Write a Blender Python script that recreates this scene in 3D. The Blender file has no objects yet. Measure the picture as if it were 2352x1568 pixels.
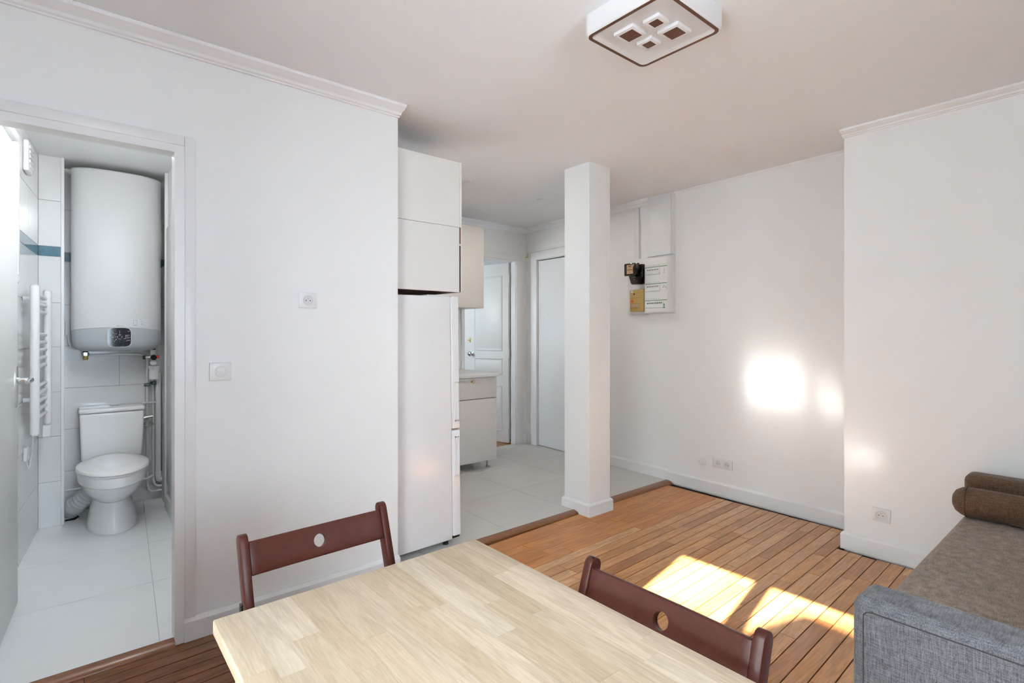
import bpy, bmesh, math, random
from mathutils import Vector, Matrix
random.seed(7)
PI = math.pi
S = bpy.context.scene
C = S.collection

# ------------------------------------------------------------------ camera
cam = bpy.data.cameras.new('camera')
cam.sensor_width = 36.0
cam.lens = 36.0 * 1207.5 / 2352.0
cam.shift_y = -(784.0 - 764.4) / 2352.0
cam.clip_start = 0.02
camo = bpy.data.objects.new('camera', cam)
C.objects.link(camo)
camo.location = (0, 0, 1.25)
camo.rotation_euler = (PI / 2, 0, math.radians(50.0 - 90.0))
S.camera = camo

# ------------------------------------------------------------------ world, sun, exposure
SKY = 15.0
w = bpy.data.worlds.new('sky'); S.world = w; w.use_nodes = True
bg = w.node_tree.nodes['Background']
bg.inputs['Color'].default_value = (0.715, 0.857, 1.0, 1)
bg.inputs['Strength'].default_value = SKY
SDY, SDZ = 0.182, -0.64                      # sun direction per metre of +x
sun = bpy.data.lights.new('sun', 'SUN')
sun.energy = 46.0
sun.angle = math.radians(0.53)
sun.color = (1.0, 0.965, 0.91)
suno = bpy.data.objects.new('sun', sun); C.objects.link(suno)
suno.location = (-8, -1, 6)
suno.rotation_euler = Vector((1, SDY, SDZ)).to_track_quat('-Z', 'Y').to_euler()

S.view_settings.view_transform = 'Standard'
S.view_settings.look = 'None'
S.view_settings.exposure = 0.90
S.view_settings.gamma = 1.0
S.view_settings.use_curve_mapping = False
cy = S.cycles
cy.use_denoising = True
cy.max_bounces = 6; cy.diffuse_bounces = 4; cy.glossy_bounces = 3; cy.transmission_bounces = 3; cy.transparent_max_bounces = 10
cy.caustics_reflective = True; cy.caustics_refractive = False
cy.sample_clamp_indirect = 0.0
cy.use_adaptive_sampling = True
cy.adaptive_threshold = 0.06
cy.adaptive_min_samples = 24
cy.blur_glossy = 0.03

# ------------------------------------------------------------------ materials
MATS = {}
def mat(name, col, rough=0.5, metal=0.0, spec=0.5, coat=0.0, bump=0.0, bscale=60.0, var=0.0, vscale=8.0, emis=None, coat_r=0.1):
    m = bpy.data.materials.new(name); m.use_nodes = True
    nt = m.node_tree; p = nt.nodes['Principled BSDF']
    p.inputs['Base Color'].default_value = (*col, 1)
    p.inputs['Roughness'].default_value = rough
    p.inputs['Metallic'].default_value = metal
    p.inputs['Specular IOR Level'].default_value = spec
    p.inputs['Coat Weight'].default_value = coat
    p.inputs['Coat Roughness'].default_value = coat_r
    if emis:
        p.inputs['Emission Color'].default_value = (*emis[0], 1); p.inputs['Emission Strength'].default_value = emis[1]
    g = nt.nodes.new('ShaderNodeNewGeometry')
    if var:
        n = nt.nodes.new('ShaderNodeTexNoise'); n.inputs['Scale'].default_value = vscale; n.inputs['Detail'].default_value = 4
        nt.links.new(g.outputs['Position'], n.inputs['Vector'])
        mx = nt.nodes.new('ShaderNodeMix'); mx.data_type = 'RGBA'
        mx.inputs[6].default_value = (*[c * (1 - var) for c in col], 1)
        mx.inputs[7].default_value = (*[min(1, c * (1 + var)) for c in col], 1)
        nt.links.new(n.outputs['Fac'], mx.inputs[0]); nt.links.new(mx.outputs[2], p.inputs['Base Color'])
    if bump:
        n2 = nt.nodes.new('ShaderNodeTexNoise'); n2.inputs['Scale'].default_value = bscale; n2.inputs['Detail'].default_value = 3
        nt.links.new(g.outputs['Position'], n2.inputs['Vector'])
        b = nt.nodes.new('ShaderNodeBump'); b.inputs['Strength'].default_value = bump; b.inputs['Distance'].default_value = 0.002
        nt.links.new(n2.outputs['Fac'], b.inputs['Height']); nt.links.new(b.outputs['Normal'], p.inputs['Normal'])
    MATS[name] = m
    return m

def wood(name, tones, stretch, rough=0.4, coat=0.0, fig=0.35, dark=0.55, spec=0.5, coat_r=0.15, fine=1.0, coat_ior=1.5):
    """procedural timber: tone per piece, figure and fibre stretched along the grain"""
    m = bpy.data.materials.new(name); m.use_nodes = True
    nt = m.node_tree; N = nt.nodes; L = nt.links; p = N['Principled BSDF']
    p.inputs['Roughness'].default_value = rough; p.inputs['Coat Weight'].default_value = coat; p.inputs['Coat Roughness'].default_value = coat_r
    p.inputs['Specular IOR Level'].default_value = spec
    oi = N.new('ShaderNodeObjectInfo')
    ramp = N.new('ShaderNodeValToRGB'); cr = ramp.color_ramp
    cr.elements[0].position = 0; cr.elements[0].color = (*tones[0], 1)
    cr.elements[1].position = 1; cr.elements[1].color = (*tones[-1], 1)
    for i, t in enumerate(tones[1:-1]):
        e = cr.elements.new((i + 1) / (len(tones) - 1)); e.color = (*t, 1)
    L.new(oi.outputs['Random'], ramp.inputs['Fac'])
    geo = N.new('ShaderNodeNewGeometry')
    mul = N.new('ShaderNodeMath'); mul.operation = 'MULTIPLY'; mul.inputs[1].default_value = 37.0
    L.new(oi.outputs['Random'], mul.inputs[0])
    cb = N.new('ShaderNodeCombineXYZ')
    for k in 'XYZ': L.new(mul.outputs[0], cb.inputs[k])
    add = N.new('ShaderNodeVectorMath'); add.operation = 'ADD'
    L.new(geo.outputs['Position'], add.inputs[0]); L.new(cb.outputs[0], add.inputs[1])
    mp = N.new('ShaderNodeMapping'); mp.inputs['Scale'].default_value = stretch
    L.new(add.outputs[0], mp.inputs['Vector'])
    n1 = N.new('ShaderNodeTexNoise'); n1.inputs['Scale'].default_value = 1.0; n1.inputs['Detail'].default_value = 5; n1.inputs['Distortion'].default_value = 1.2
    L.new(mp.outputs[0], n1.inputs['Vector'])
    ws = N.new('ShaderNodeMath'); ws.operation = 'MULTIPLY'; ws.inputs[1].default_value = 26.0
    L.new(n1.outputs['Fac'], ws.inputs[0])
    sn = N.new('ShaderNodeMath'); sn.operation = 'SINE'; L.new(ws.outputs[0], sn.inputs[0])
    mr = N.new('ShaderNodeMapRange'); mr.inputs[1].default_value = -1; mr.inputs[2].default_value = 1; mr.inputs[3].default_value = 0; mr.inputs[4].default_value = fig
    L.new(sn.outputs[0], mr.inputs[0])
    n2 = N.new('ShaderNodeTexNoise'); n2.inputs['Scale'].default_value = 9.0 * fine; n2.inputs['Detail'].default_value = 3
    L.new(mp.outputs[0], n2.inputs['Vector'])
    mr2 = N.new('ShaderNodeMapRange'); mr2.inputs[1].default_value = 0.35; mr2.inputs[2].default_value = 0.65; mr2.inputs[3].default_value = 0; mr2.inputs[4].default_value = fig
    L.new(n2.outputs['Fac'], mr2.inputs[0])
    sm = N.new('ShaderNodeMath'); sm.operation = 'ADD'; L.new(mr.outputs[0], sm.inputs[0]); L.new(mr2.outputs[0], sm.inputs[1])
    dk = N.new('ShaderNodeMix'); dk.data_type = 'RGBA'; dk.blend_type = 'MULTIPLY'
    dk.inputs[7].default_value = (dark * 1.05, dark * 0.97, dark * 0.9, 1)
    L.new(sm.outputs[0], dk.inputs[0]); L.new(ramp.outputs['Color'], dk.inputs[6]); L.new(dk.outputs[2], p.inputs['Base Color'])
    b = N.new('ShaderNodeBump'); b.inputs['Strength'].default_value = 0.12; b.inputs['Distance'].default_value = 0.001
    L.new(n2.outputs['Fac'], b.inputs['Height']); L.new(b.outputs['Normal'], p.inputs['Normal'])
    p.inputs['Coat IOR'].default_value = coat_ior
    MATS[name] = m
    return m

def fabric(name, c0, c1):
    m = bpy.data.materials.new(name); m.use_nodes = True
    nt = m.node_tree; N = nt.nodes; L = nt.links; p = N['Principled BSDF']
    p.inputs['Roughness'].default_value = 0.9; p.inputs['Sheen Weight'].default_value = 0.15; p.inputs['Specular IOR Level'].default_value = 0.2
    geo = N.new('ShaderNodeNewGeometry'); hs = []
    for sc in ((60, 60, 900), (700, 700, 60), (60, 900, 700)):
        mp = N.new('ShaderNodeMapping'); mp.inputs['Scale'].default_value = sc
        L.new(geo.outputs['Position'], mp.inputs['Vector'])
        n = N.new('ShaderNodeTexNoise'); n.inputs['Scale'].default_value = 0.55; n.inputs['Detail'].default_value = 2
        L.new(mp.outputs[0], n.inputs['Vector']); hs.append(n)
    a = N.new('ShaderNodeMath'); a.operation = 'ADD'; L.new(hs[0].outputs['Fac'], a.inputs[0]); L.new(hs[1].outputs['Fac'], a.inputs[1])
    a2 = N.new('ShaderNodeMath'); a2.operation = 'ADD'; L.new(a.outputs[0], a2.inputs[0]); L.new(hs[2].outputs['Fac'], a2.inputs[1])
    mr = N.new('ShaderNodeMapRange'); mr.inputs[1].default_value = 1.15; mr.inputs[2].default_value = 1.85
    L.new(a2.outputs[0], mr.inputs[0])
    mx = N.new('ShaderNodeMix'); mx.data_type = 'RGBA'; mx.inputs[6].default_value = (*c0, 1); mx.inputs[7].default_value = (*c1, 1)
    L.new(mr.outputs[0], mx.inputs[0]); L.new(mx.outputs[2], p.inputs['Base Color'])
    b = N.new('ShaderNodeBump'); b.inputs['Strength'].default_value = 0.25; b.inputs['Distance'].default_value = 0.001
    L.new(a2.outputs[0], b.inputs['Height']); L.new(b.outputs['Normal'], p.inputs['Normal'])
    MATS[name] = m

def glass(name, tint=(1, 1, 1), refl=0.08, rough=0.0):
    m = bpy.data.materials.new(name); m.use_nodes = True
    nt = m.node_tree; N = nt.nodes; L = nt.links
    N.remove(N['Principled BSDF'])
    t = N.new('ShaderNodeBsdfTransparent'); t.inputs['Color'].default_value = (*tint, 1)
    g = N.new('ShaderNodeBsdfGlossy'); g.inputs['Roughness'].default_value = rough
    fr = N.new('ShaderNodeFresnel'); fr.inputs['IOR'].default_value = 1.3
    mx = N.new('ShaderNodeMixShader'); L.new(fr.outputs[0], mx.inputs[0]); L.new(t.outputs[0], mx.inputs[1]); L.new(g.outputs[0], mx.inputs[2])
    L.new(mx.outputs[0], N['Material Output'].inputs['Surface'])
    MATS[name] = m

mat('wall_paint', (0.86, 0.865, 0.87), 0.55, bump=0.05, bscale=45, var=0.012, vscale=2.5)
mat('ceiling_paint', (0.905, 0.92, 0.945), 0.8, var=0.012, vscale=1.5)
mat('trim_paint', (0.82, 0.82, 0.825), 0.35)
mat('bath_paint', (0.91, 0.92, 0.92), 0.5)
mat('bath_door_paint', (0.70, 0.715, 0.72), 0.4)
mat('door_paint', (0.80, 0.81, 0.815), 0.35)
mat('white_plastic', (0.80, 0.80, 0.80), 0.3)
mat('grey_plastic', (0.70, 0.70, 0.695), 0.35)
mat('ceramic', (0.93, 0.93, 0.925), 0.16, coat=0.2)
mat('bath_tile', (0.74, 0.75, 0.75), 0.12)
mat('grout', (0.42, 0.43, 0.44), 0.8)
mat('floor_grout', (0.62, 0.62, 0.60), 0.8)
mat('blue_tile', (0.085, 0.19, 0.255), 0.12, var=0.25, vscale=30)
mat('floor_tile', (0.60, 0.585, 0.555), 0.3, var=0.05, vscale=4, bump=0.03, bscale=200)
mat('bath_floor_tile', (0.85, 0.87, 0.88), 0.3, var=0.05, vscale=4)
mat('subfloor', (0.035, 0.015, 0.008), 0.9)
wood('parquet', [(0.52, 0.21, 0.055), (0.74, 0.36, 0.12), (0.63, 0.28, 0.088), (0.76, 0.41, 0.17), (0.70, 0.315, 0.096)], (1.6, 17, 17), rough=0.34, coat=0.8, fig=0.34, dark=0.45, spec=0.1, coat_r=0.185, coat_ior=1.5)
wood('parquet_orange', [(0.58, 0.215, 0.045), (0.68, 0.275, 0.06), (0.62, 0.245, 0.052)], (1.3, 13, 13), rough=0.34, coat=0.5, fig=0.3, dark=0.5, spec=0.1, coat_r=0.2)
wood('parquet_shaded', [(0.20, 0.075, 0.03), (0.30, 0.125, 0.05), (0.25, 0.095, 0.035)], (1.6, 17, 17), rough=0.3, coat=0.8, fig=0.4, dark=0.45, spec=0.1, coat_r=0.12)  # shade by the bathroom door put into the plank tones
wood('threshold_wood', [(0.25, 0.09, 0.03), (0.30, 0.12, 0.045)], (3, 30, 30), rough=0.35, coat=0.3, fig=0.35)
wood('table_oak', [(0.56, 0.43, 0.285), (0.68, 0.555, 0.41), (0.52, 0.40, 0.26), (0.70, 0.585, 0.445), (0.63, 0.50, 0.36), (0.465, 0.36, 0.225)], (26, 2.2, 26), rough=0.5, fig=0.32, dark=0.58, fine=1.2)
wood('dark_beech', [(0.072, 0.0155, 0.010), (0.08, 0.018, 0.012)], (12, 12, 12), rough=0.34, fig=0.25, dark=0.55, spec=0.35)
mat('fridge_white', (0.83, 0.83, 0.84), 0.2, coat=0.2)
mat('dark_gap', (0.03, 0.02, 0.02), 0.8)
mat('cabinet_white', (0.80, 0.79, 0.77), 0.4)
mat('cabinet_beige', (0.72, 0.685, 0.65), 0.4)
mat('brown_board', (0.16, 0.06, 0.03), 0.6)
mat('worktop', (0.60, 0.58, 0.56), 0.3, var=0.1, vscale=150)
mat('worktop_edge', (0.82, 0.82, 0.79), 0.35)
mat('chrome', (0.75, 0.75, 0.76), 0.12, metal=1.0)
mat('brushed_steel', (0.55, 0.52, 0.50), 0.3, metal=1.0)
mat('brass', (0.62, 0.45, 0.2), 0.3, metal=1.0)
mat('black_plastic', (0.012, 0.011, 0.011), 0.25)
mat('bakelite', (0.016, 0.007, 0.005), 0.18, coat=0.4)
mat('ochre', (0.50, 0.345, 0.11), 0.5, var=0.06, vscale=40)
mat('orange_seal', (0.75, 0.13, 0.03), 0.5)
mat('meter_dial', (0.55, 0.38, 0.22), 0.4)
mat('print_dark', (0.06, 0.05, 0.05), 0.6)
mat('print_grey', (0.35, 0.35, 0.36), 0.6)
mat('print_white', (0.75, 0.77, 0.8), 0.5)
mat('label_green', (0.13, 0.27, 0.15), 0.5)
mat('logo_green', (0.15, 0.45, 0.30), 0.5)
mat('label_mauve', (0.45, 0.36, 0.36), 0.5)
mat('red_cap', (0.65, 0.03, 0.02), 0.35)
mat('heater_white', (0.72, 0.73, 0.73), 0.4)
mat('heater_grey', (0.50, 0.53, 0.55), 0.3)
mat('display_black', (0.01, 0.012, 0.017), 0.08, var=0.5, vscale=40)
mat('valve_grey', (0.13, 0.17, 0.20), 0.3, metal=0.4)
mat('pipe_paint', (0.72, 0.74, 0.75), 0.4)
mat('waste_plastic', (0.62, 0.64, 0.63), 0.4)
mat('smear_dark', (0.05, 0.05, 0.045), 0.9)
mat('lamp_acrylic', (0.80, 0.79, 0.815), 0.3)
mat('lamp_brown', (0.13, 0.045, 0.02), 0.4)
mat('blocker_facade', (0.55, 0.52, 0.47), 0.8)
fabric('sofa_cool_lit', (0.08, 0.083, 0.094), (0.26, 0.262, 0.28))  # cool window light mixed into the fabric colour
fabric('sofa_taupe', (0.165, 0.123, 0.094), (0.42, 0.335, 0.275))
fabric('sofa_warm_lit', (0.065, 0.036, 0.022), (0.20, 0.125, 0.085))  # warm bounce from the floor mixed into the fabric colour
mat('seam', (0.07, 0.06, 0.058), 0.9)
glass('window_glass')
mat('frosted', (0.72, 0.76, 0.76), 0.3)

# ------------------------------------------------------------------ mesh helpers
class MB:
    def __init__(s):
        s.bm = bmesh.new()
    def face(s, pts):
        return s.bm.faces.new([s.bm.verts.new(p) for p in pts])
    def box(s, x0, x1, y0, y1, z0, z1, M=None):
        v = [(x, y, z) for z in (z0, z1) for y in (y0, y1) for x in (x0, x1)]
        if M is not None: v = [M @ Vector(p) for p in v]
        v = [s.bm.verts.new(p) for p in v]
        for f in ((0, 2, 3, 1), (4, 5, 7, 6), (0, 1, 5, 4), (2, 6, 7, 3), (0, 4, 6, 2), (1, 3, 7, 5)):
            s.bm.faces.new([v[i] for i in f])
        return s
    def loft(s, secs, cap=True, closed=True):
        rows = [[s.bm.verts.new(p) for p in sec] for sec in secs]
        n = len(rows[0])
        for a, b in zip(rows, rows[1:]):
            for i in range(n if closed else n - 1):
                j = (i + 1) % n
                s.bm.faces.new((a[i], a[j], b[j], b[i]))
        if cap:
            s.bm.faces.new(rows[0][::-1]); s.bm.faces.new(rows[-1])
        return s
    def prism(s, pts, axis, a, b):
        """closed 2D outline swept along an axis from a to b"""
        def P(u, v, t):
            return {'x': (t, u, v), 'y': (u, t, v), 'z': (u, v, t)}[axis]
        return s.loft([[P(u, v, a) for u, v in pts], [P(u, v, b) for u, v in pts]])
    def tube(s, path, r, seg=12, cap=True):
        path = [Vector(p) for p in path]; secs = []
        up = None
        for i, p in enumerate(path):
            d = (path[min(i + 1, len(path) - 1)] - path[max(i - 1, 0)]).normalized()
            if up is None:
                up = Vector((0, 0, 1)) if abs(d.z) < 0.9 else Vector((1, 0, 0))
            up = (up - d * up.dot(d)).normalized(); sd = d.cross(up)
            rr = r[i] if isinstance(r, (list, tuple)) else r
            secs.append([p + (up * math.cos(2 * PI * k / seg) + sd * math.sin(2 * PI * k / seg)) * rr for k in range(seg)])
        return s.loft(secs, cap)
    def cyl(s, p0, p1, r, seg=16, r1=None):
        return s.tube([p0, p1], [r, r if r1 is None else r1], seg)
    def lathe(s, prof, o=(0, 0, 0), axis='z', seg=24, cap=True):
        o = Vector(o); secs = []
        for r, h in prof:
            r = max(r, 1e-5); ring = []
            for k in range(seg):
                c, t = r * math.cos(2 * PI * k / seg), r * math.sin(2 * PI * k / seg)
                ring.append(o + Vector({'z': (c, t, h), 'y': (c, h, t), 'x': (h, c, t)}[axis]))
            secs.append(ring)
        return s.loft(secs, cap)
    def bevel(s, wd, seg=2, ang=30):
        bmesh.ops.recalc_face_normals(s.bm, faces=s.bm.faces)
        es = [e for e in s.bm.edges if len(e.link_faces) == 2 and e.calc_face_angle(0) > math.radians(ang)]
        bmesh.ops.bevel(s.bm, geom=es, offset=wd, segments=seg, affect='EDGES', profile=0.5, clamp_overlap=True)
        return s
    def xf(s, fn):
        for v in s.bm.verts: v.co = fn(v.co.copy())
        return s
    def mesh(s, name, off=None, smooth=True, ang=35):
        bmesh.ops.recalc_face_normals(s.bm, faces=s.bm.faces)
        if off is not None: bmesh.ops.translate(s.bm, vec=-Vector(off), verts=s.bm.verts)
        me = bpy.data.meshes.new(name); s.bm.to_mesh(me); s.bm.free()
        if smooth:
            me.polygons.foreach_set('use_smooth', [True] * len(me.polygons)); me.set_sharp_from_angle(angle=math.radians(ang))
        return me

def box(*a, bevel=0, seg=2):
    m = MB().box(*a)
    return m.bevel(bevel, seg) if bevel else m

OFF = {}
def root_off(o):
    while o is not None:
        if o.name in OFF: return OFF[o.name]
        o = o.parent
    return None
def link(name, me, material, parent=None, **props):
    o = bpy.data.objects.new(name, me); C.objects.link(o)
    if material: me.materials.append(MATS[material])
    if parent: o.parent = parent
    for k, v in props.items(): o[k] = v
    return o
def part(name, mb, material, parent, ang=35, **props):
    """a part of a thing; its coordinates are the thing's (world, or local for turned things)"""
    return link(name, mb.mesh(name, root_off(parent), ang=ang), material, parent, **props)
def thing(name, label, cat, loc, rotz=None, group=None):
    o = bpy.data.objects.new(name, None); C.objects.link(o)
    o.location = loc; o.empty_display_size = 0.05
    o['label'] = label; o['category'] = cat
    if group: o['group'] = group
    if rotz is None: OFF[o.name] = loc       # parts given in world coordinates
    else:
        o.rotation_euler = (0, 0, rotz); OFF[o.name] = (0, 0, 0)
    return o
def single(name, mb, material, label, cat, group=None, ang=35, **props):
    o = link(name, mb.mesh(name, None, ang=ang), material, None, label=label, category=cat, **props)
    if group: o['group'] = group
    return o
def struct(name, mb, material, parent=None, ang=30, **props):
    o = link(name, mb.mesh(name, root_off(parent), ang=ang), material, parent, **props)
    if parent is None: o['kind'] = 'structure'
    return o
def empty_struct(name, loc=(0, 0, 0), rotz=0.0):
    o = bpy.data.objects.new(name, None); C.objects.link(o); o.location = loc; o.rotation_euler = (0, 0, rotz); o['kind'] = 'structure'
    return o
def unit_box(name, material, cham=0.0):
    mb = MB().box(-.5, .5, -.5, .5, 0, 1)
    me = mb.mesh(name, smooth=False); me.materials.append(MATS[material]); return me
def text_mesh(body, size, name='lettering'):
    cu = bpy.data.curves.new(name, 'FONT'); cu.body = body; cu.size = size; cu.align_x = 'CENTER'; cu.align_y = 'CENTER'; cu.extrude = 0.0003
    o = bpy.data.objects.new(name, cu); C.objects.link(o)
    bpy.context.view_layer.update()
    me = bpy.data.meshes.new_from_object(o.evaluated_get(bpy.context.evaluated_depsgraph_get()))
    bpy.data.objects.remove(o); bpy.data.curves.remove(cu)
    return me

H = 2.415
# wall_right stands 2.3 degrees off square: local u along it (towards the kitchen), n out of it, z up
TC = math.atan(0.04)
RCM = Matrix.Translation((3.79, 1.2, 0)) @ Matrix.Rotation(-TC, 4, 'Z')   # local (x=-n, y=u)
def RC(p): return RCM @ Vector((-p[1], p[0], p[2]))                        # p = (u, n, z)
def rcbox(u0, u1, n0, n1, z0, z1, bevel=0, seg=2):
    m = MB().box(u0, u1, n0, n1, z0, z1)
    if bevel: m.bevel(bevel, seg)
    return m.xf(RC)

# ------------------------------------------------------------------ structure: walls and ceilings
ceil_mb = MB().box(-0.95, 4.6, -1.9, 6.6, H, H + 0.1)
struct('ceiling', ceil_mb, 'ceiling_paint')
A0, A1 = 2.49, 2.55
struct('wall_left', MB().box(-0.65, -0.285, A0, A1, -0.02, H).box(-0.285, 0.324, A0, A1, 1.975, H).box(0.324, 1.31, A0, A1, -0.02, H), 'wall_paint')
struct('wall_right', MB().box(-0.2, 2.2, -0.2, 0, -0.05, H).box(2.2, 3.03, -0.2, 0, 2.045, H).box(3.03, 3.6, -0.2, 0, -0.05, H).box(2.2, 3.03, -0.2, -0.12, -0.05, 2.045).xf(RC), 'wall_paint')
struct('wall_chimney', MB().box(3.445, 4.0, -1.9, 1.10, -0.05, H), 'wall_paint')
struct('wall_far', MB().box(0.6, 0.85, 4.42, 4.50, -0.05, H).box(0.85, 1.38, 4.42, 4.50, -0.05, 1.2).box(0.85, 1.38, 4.42, 4.50, 2.1, H).box(1.38, 3.06, 4.42, 4.50, -0.05, H).box(3.06, 3.76, 4.42, 4.50, 2.045, H).box(3.76, 4.6, 4.42, 4.50, -0.05, H), 'wall_paint')
struct('wall_bathroom_right', MB().box(0.525, 0.60, A1, 4.9, -0.05, H), 'bath_paint')
# window wall behind the camera and back wall with a second window
struct('wall_window', MB().box(-0.95, -0.65, -1.9, 0.05, -0.05, H).box(-0.95, -0.65, 1.12, 2.9, -0.05, H).box(-0.95, -0.65, 0.05, 1.12, -0.05, 0.12).box(-0.95, -0.65, 0.05, 1.12, 2.35, H), 'wall_paint')
struct('wall_back', MB().box(-0.65, 0.05, -1.9, -1.6, -0.05, H).box(0.86, 3.445, -1.9, -1.6, -0.05, H).box(0.05, 0.86, -1.9, -1.6, -0.05, 0.9).box(0.05, 0.86, -1.9, -1.6, 2.25, H), 'wall_paint')
# room beyond the far door
struct('wall_beyond', MB().box(2.0, 4.6, 6.5, 6.6, -0.05, H).box(4.5, 4.6, 4.5, 6.5, -0.05, H).box(1.9, 2.0, 4.5, 5.0, -0.05, H).box(1.9, 2.0, 5.9, 6.6, -0.05, H).box(1.9, 2.0, 5.0, 5.9, -0.05, 1.0).box(1.9, 2.0, 5.0, 5.9, 2.1, H), 'wall_paint')

# pillar
pil = struct('pillar', MB().box(2.70, 2.917, 2.40, 2.633, -0.02, H), 'wall_paint')
def skirting(profile_h=0.09, t=0.016):
    return [(0, 0), (t, 0), (t, profile_h - 0.014), (t * 0.55, profile_h - 0.004), (t * 0.35, profile_h), (0, profile_h)]
def base_run(p0, p1, nrm, z0=0.0, h=0.09, t=0.016, e0=0.0, e1=0.0):
    """skirting board from p0 to p1 (xy), nrm = outward xy; e0/e1 mitre extensions at the outer face"""
    p0, p1, n = Vector((*p0, 0)), Vector((*p1, 0)), Vector((*nrm, 0)); d = (p1 - p0).normalized()
    m = MB()
    m.loft([[p0 + n * a - d * (e0 * a / t) + Vector((0, 0, z0 + b)) for a, b in skirting(h, t)], [p1 + n * a + d * (e1 * a / t) + Vector((0, 0, z0 + b)) for a, b in skirting(h, t)]])
    return m
T = 0.016
pb = MB()
for a, b, n in (((2.70, 2.40), (2.917, 2.40), (0, -1)), ((2.917, 2.40), (2.917, 2.633), (1, 0)), ((2.917, 2.633), (2.70, 2.633), (0, 1)), ((2.70, 2.633), (2.70, 2.40), (-1, 0))):
    sub = base_run(a, b, n, 0, 0.088, T, T, T); me = sub.mesh('tmp'); pb.bm.from_mesh(me); bpy.data.meshes.remove(me)
struct('baseboard', pb, 'trim_paint', pil)

struct('baseboard_left', base_run((0.351, A0), (1.31, A0), (0, -1), 0, 0.092, 0.018, 0, 0.006), 'trim_paint')
struct('baseboard_right', MB().prism(skirting(0.1), 'z', 0, 1).xf(lambda v: RC((v.z * 1.345, v.x, v.y))), 'trim_paint')
struct('baseboard_kitchen_right', MB().prism(skirting(0.09), 'z', 0, 1).xf(lambda v: RC((1.345 + v.z * 0.755, v.x, v.y + 0.02))), 'trim_paint')
struct('baseboard_corner', MB().prism(skirting(0.1, 0.014), 'z', 0, 1).xf(lambda v: RC((3.135 + v.z * 0.075, v.x, v.y + 0.02))), 'trim_paint')
struct('baseboard_chimney', base_run((3.445, -1.6), (3.445, 1.10), (-1, 0), 0, 0.1, T, 0, T), 'trim_paint')
struct('baseboard_chimney_side', base_run((3.445, 1.10), (3.78, 1.10), (0, 1), 0, 0.1, T, T, 0), 'trim_paint')
struct('baseboard_far', base_run((3.86, 4.42), (3.915, 4.42), (0, -1), 0.02, 0.1, 0.014), 'trim_paint')

# cornices (stepped plaster moulding)
COR = [(0, 0), (0.088, 0), (0.09, -0.006), (0.086, -0.013), (0.07, -0.017), (0.064, -0.021), (0.05, -0.023), (0.036, -0.027), (0.028, -0.036), (0.014, -0.038), (0.012, -0.043), (0, -0.043)]
struct('trim_1', MB().loft([[(-0.65, A0 - a, H + b) for a, b in COR], [(1.31 + 0.004, A0 - a, H + b) for a, b in COR]]), 'ceiling_paint')
struct('trim_2', MB().loft([[(3.445 - a * .8, -1.6, H + b * .8) for a, b in COR], [(3.445 - a * .8, 1.10 + 0.004, H + b * .8) for a, b in COR]]), 'ceiling_paint')
struct('trim_3', MB().loft([[RC((-0.1, a * .3, H + b * .5)) for a, b in COR], [RC((1.266, a * .3, H + b * .5)) for a, b in COR]]), 'ceiling_paint')
struct('trim_4', MB().loft([[RC((1.515, a * .6, H + b * 1.4)) for a, b in COR], [RC((3.2, a * .6, H + b * 1.4)) for a, b in COR]]), 'ceiling_paint')
struct('trim_5', MB().loft([[(0.6, 4.42 - a * .6, H + b * 1.4) for a, b in COR], [(3.93, 4.42 - a * .6, H + b * 1.4) for a, b in COR]]), 'ceiling_paint')

# bathroom door casing: inner strip to the floor, moulded outer strip that stops on the baseboard
cs = struct('trim_6', MB().box(0.318, 0.352, A0 - 0.012, A1 + 0.004, -0.01, 1.974).box(-0.32, 0.352, A0 - 0.012, A1 + 0.004, 1.974, 2.004), 'trim_paint')
struct('moulding', MB().box(0.352, 0.392, A0 - 0.016, A0, 0.093, 2.044).box(-0.32, 0.352, A0 - 0.016, A0, 2.004, 2.044).bevel(0.004, 2), 'trim_paint', cs)
struct('jamb', MB().box(-0.32, -0.285, A0 - 0.012, A1 + 0.004, -0.01, 1.974), 'trim_paint', cs)

# ------------------------------------------------------------------ living room parquet
fl = struct('floor', MB().box(-0.66, 3.84, -1.62, 2.53, -0.05, -0.012), 'subfloor')
pm = unit_box('plank', 'parquet')
pmo = unit_box('plank', 'parquet_orange')
pmd = unit_box('plank', 'parquet_shaded')
ANG = math.radians(1.6); ca, sa = math.cos(ANG), math.sin(ANG)
def wall_c_x(y): return 3.79 + 0.04 * (y - 1.2)
def seen(x, y, z=0.0):
    dx, dy = x, y
    f = (math.cos(math.radians(50)), math.sin(math.radians(50))); r = (f[1], -f[0])
    d = dx * f[0] + dy * f[1]
    if d < 0.3: return False
    px = 1176 + 1207.5 * (dx * r[0] + dy * r[1]) / d; py = 764.4 + 1207.5 * (1.25 - z) / d
    if not (-60 < px < 2420 and py < 1640): return False
    if 0.25 < x < 0.72 and y < 1.9 and px > 620: return False
    return True
rest = MB(); PWD = 0.0655; nvis = 0
row = 0; v = -1.72
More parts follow.
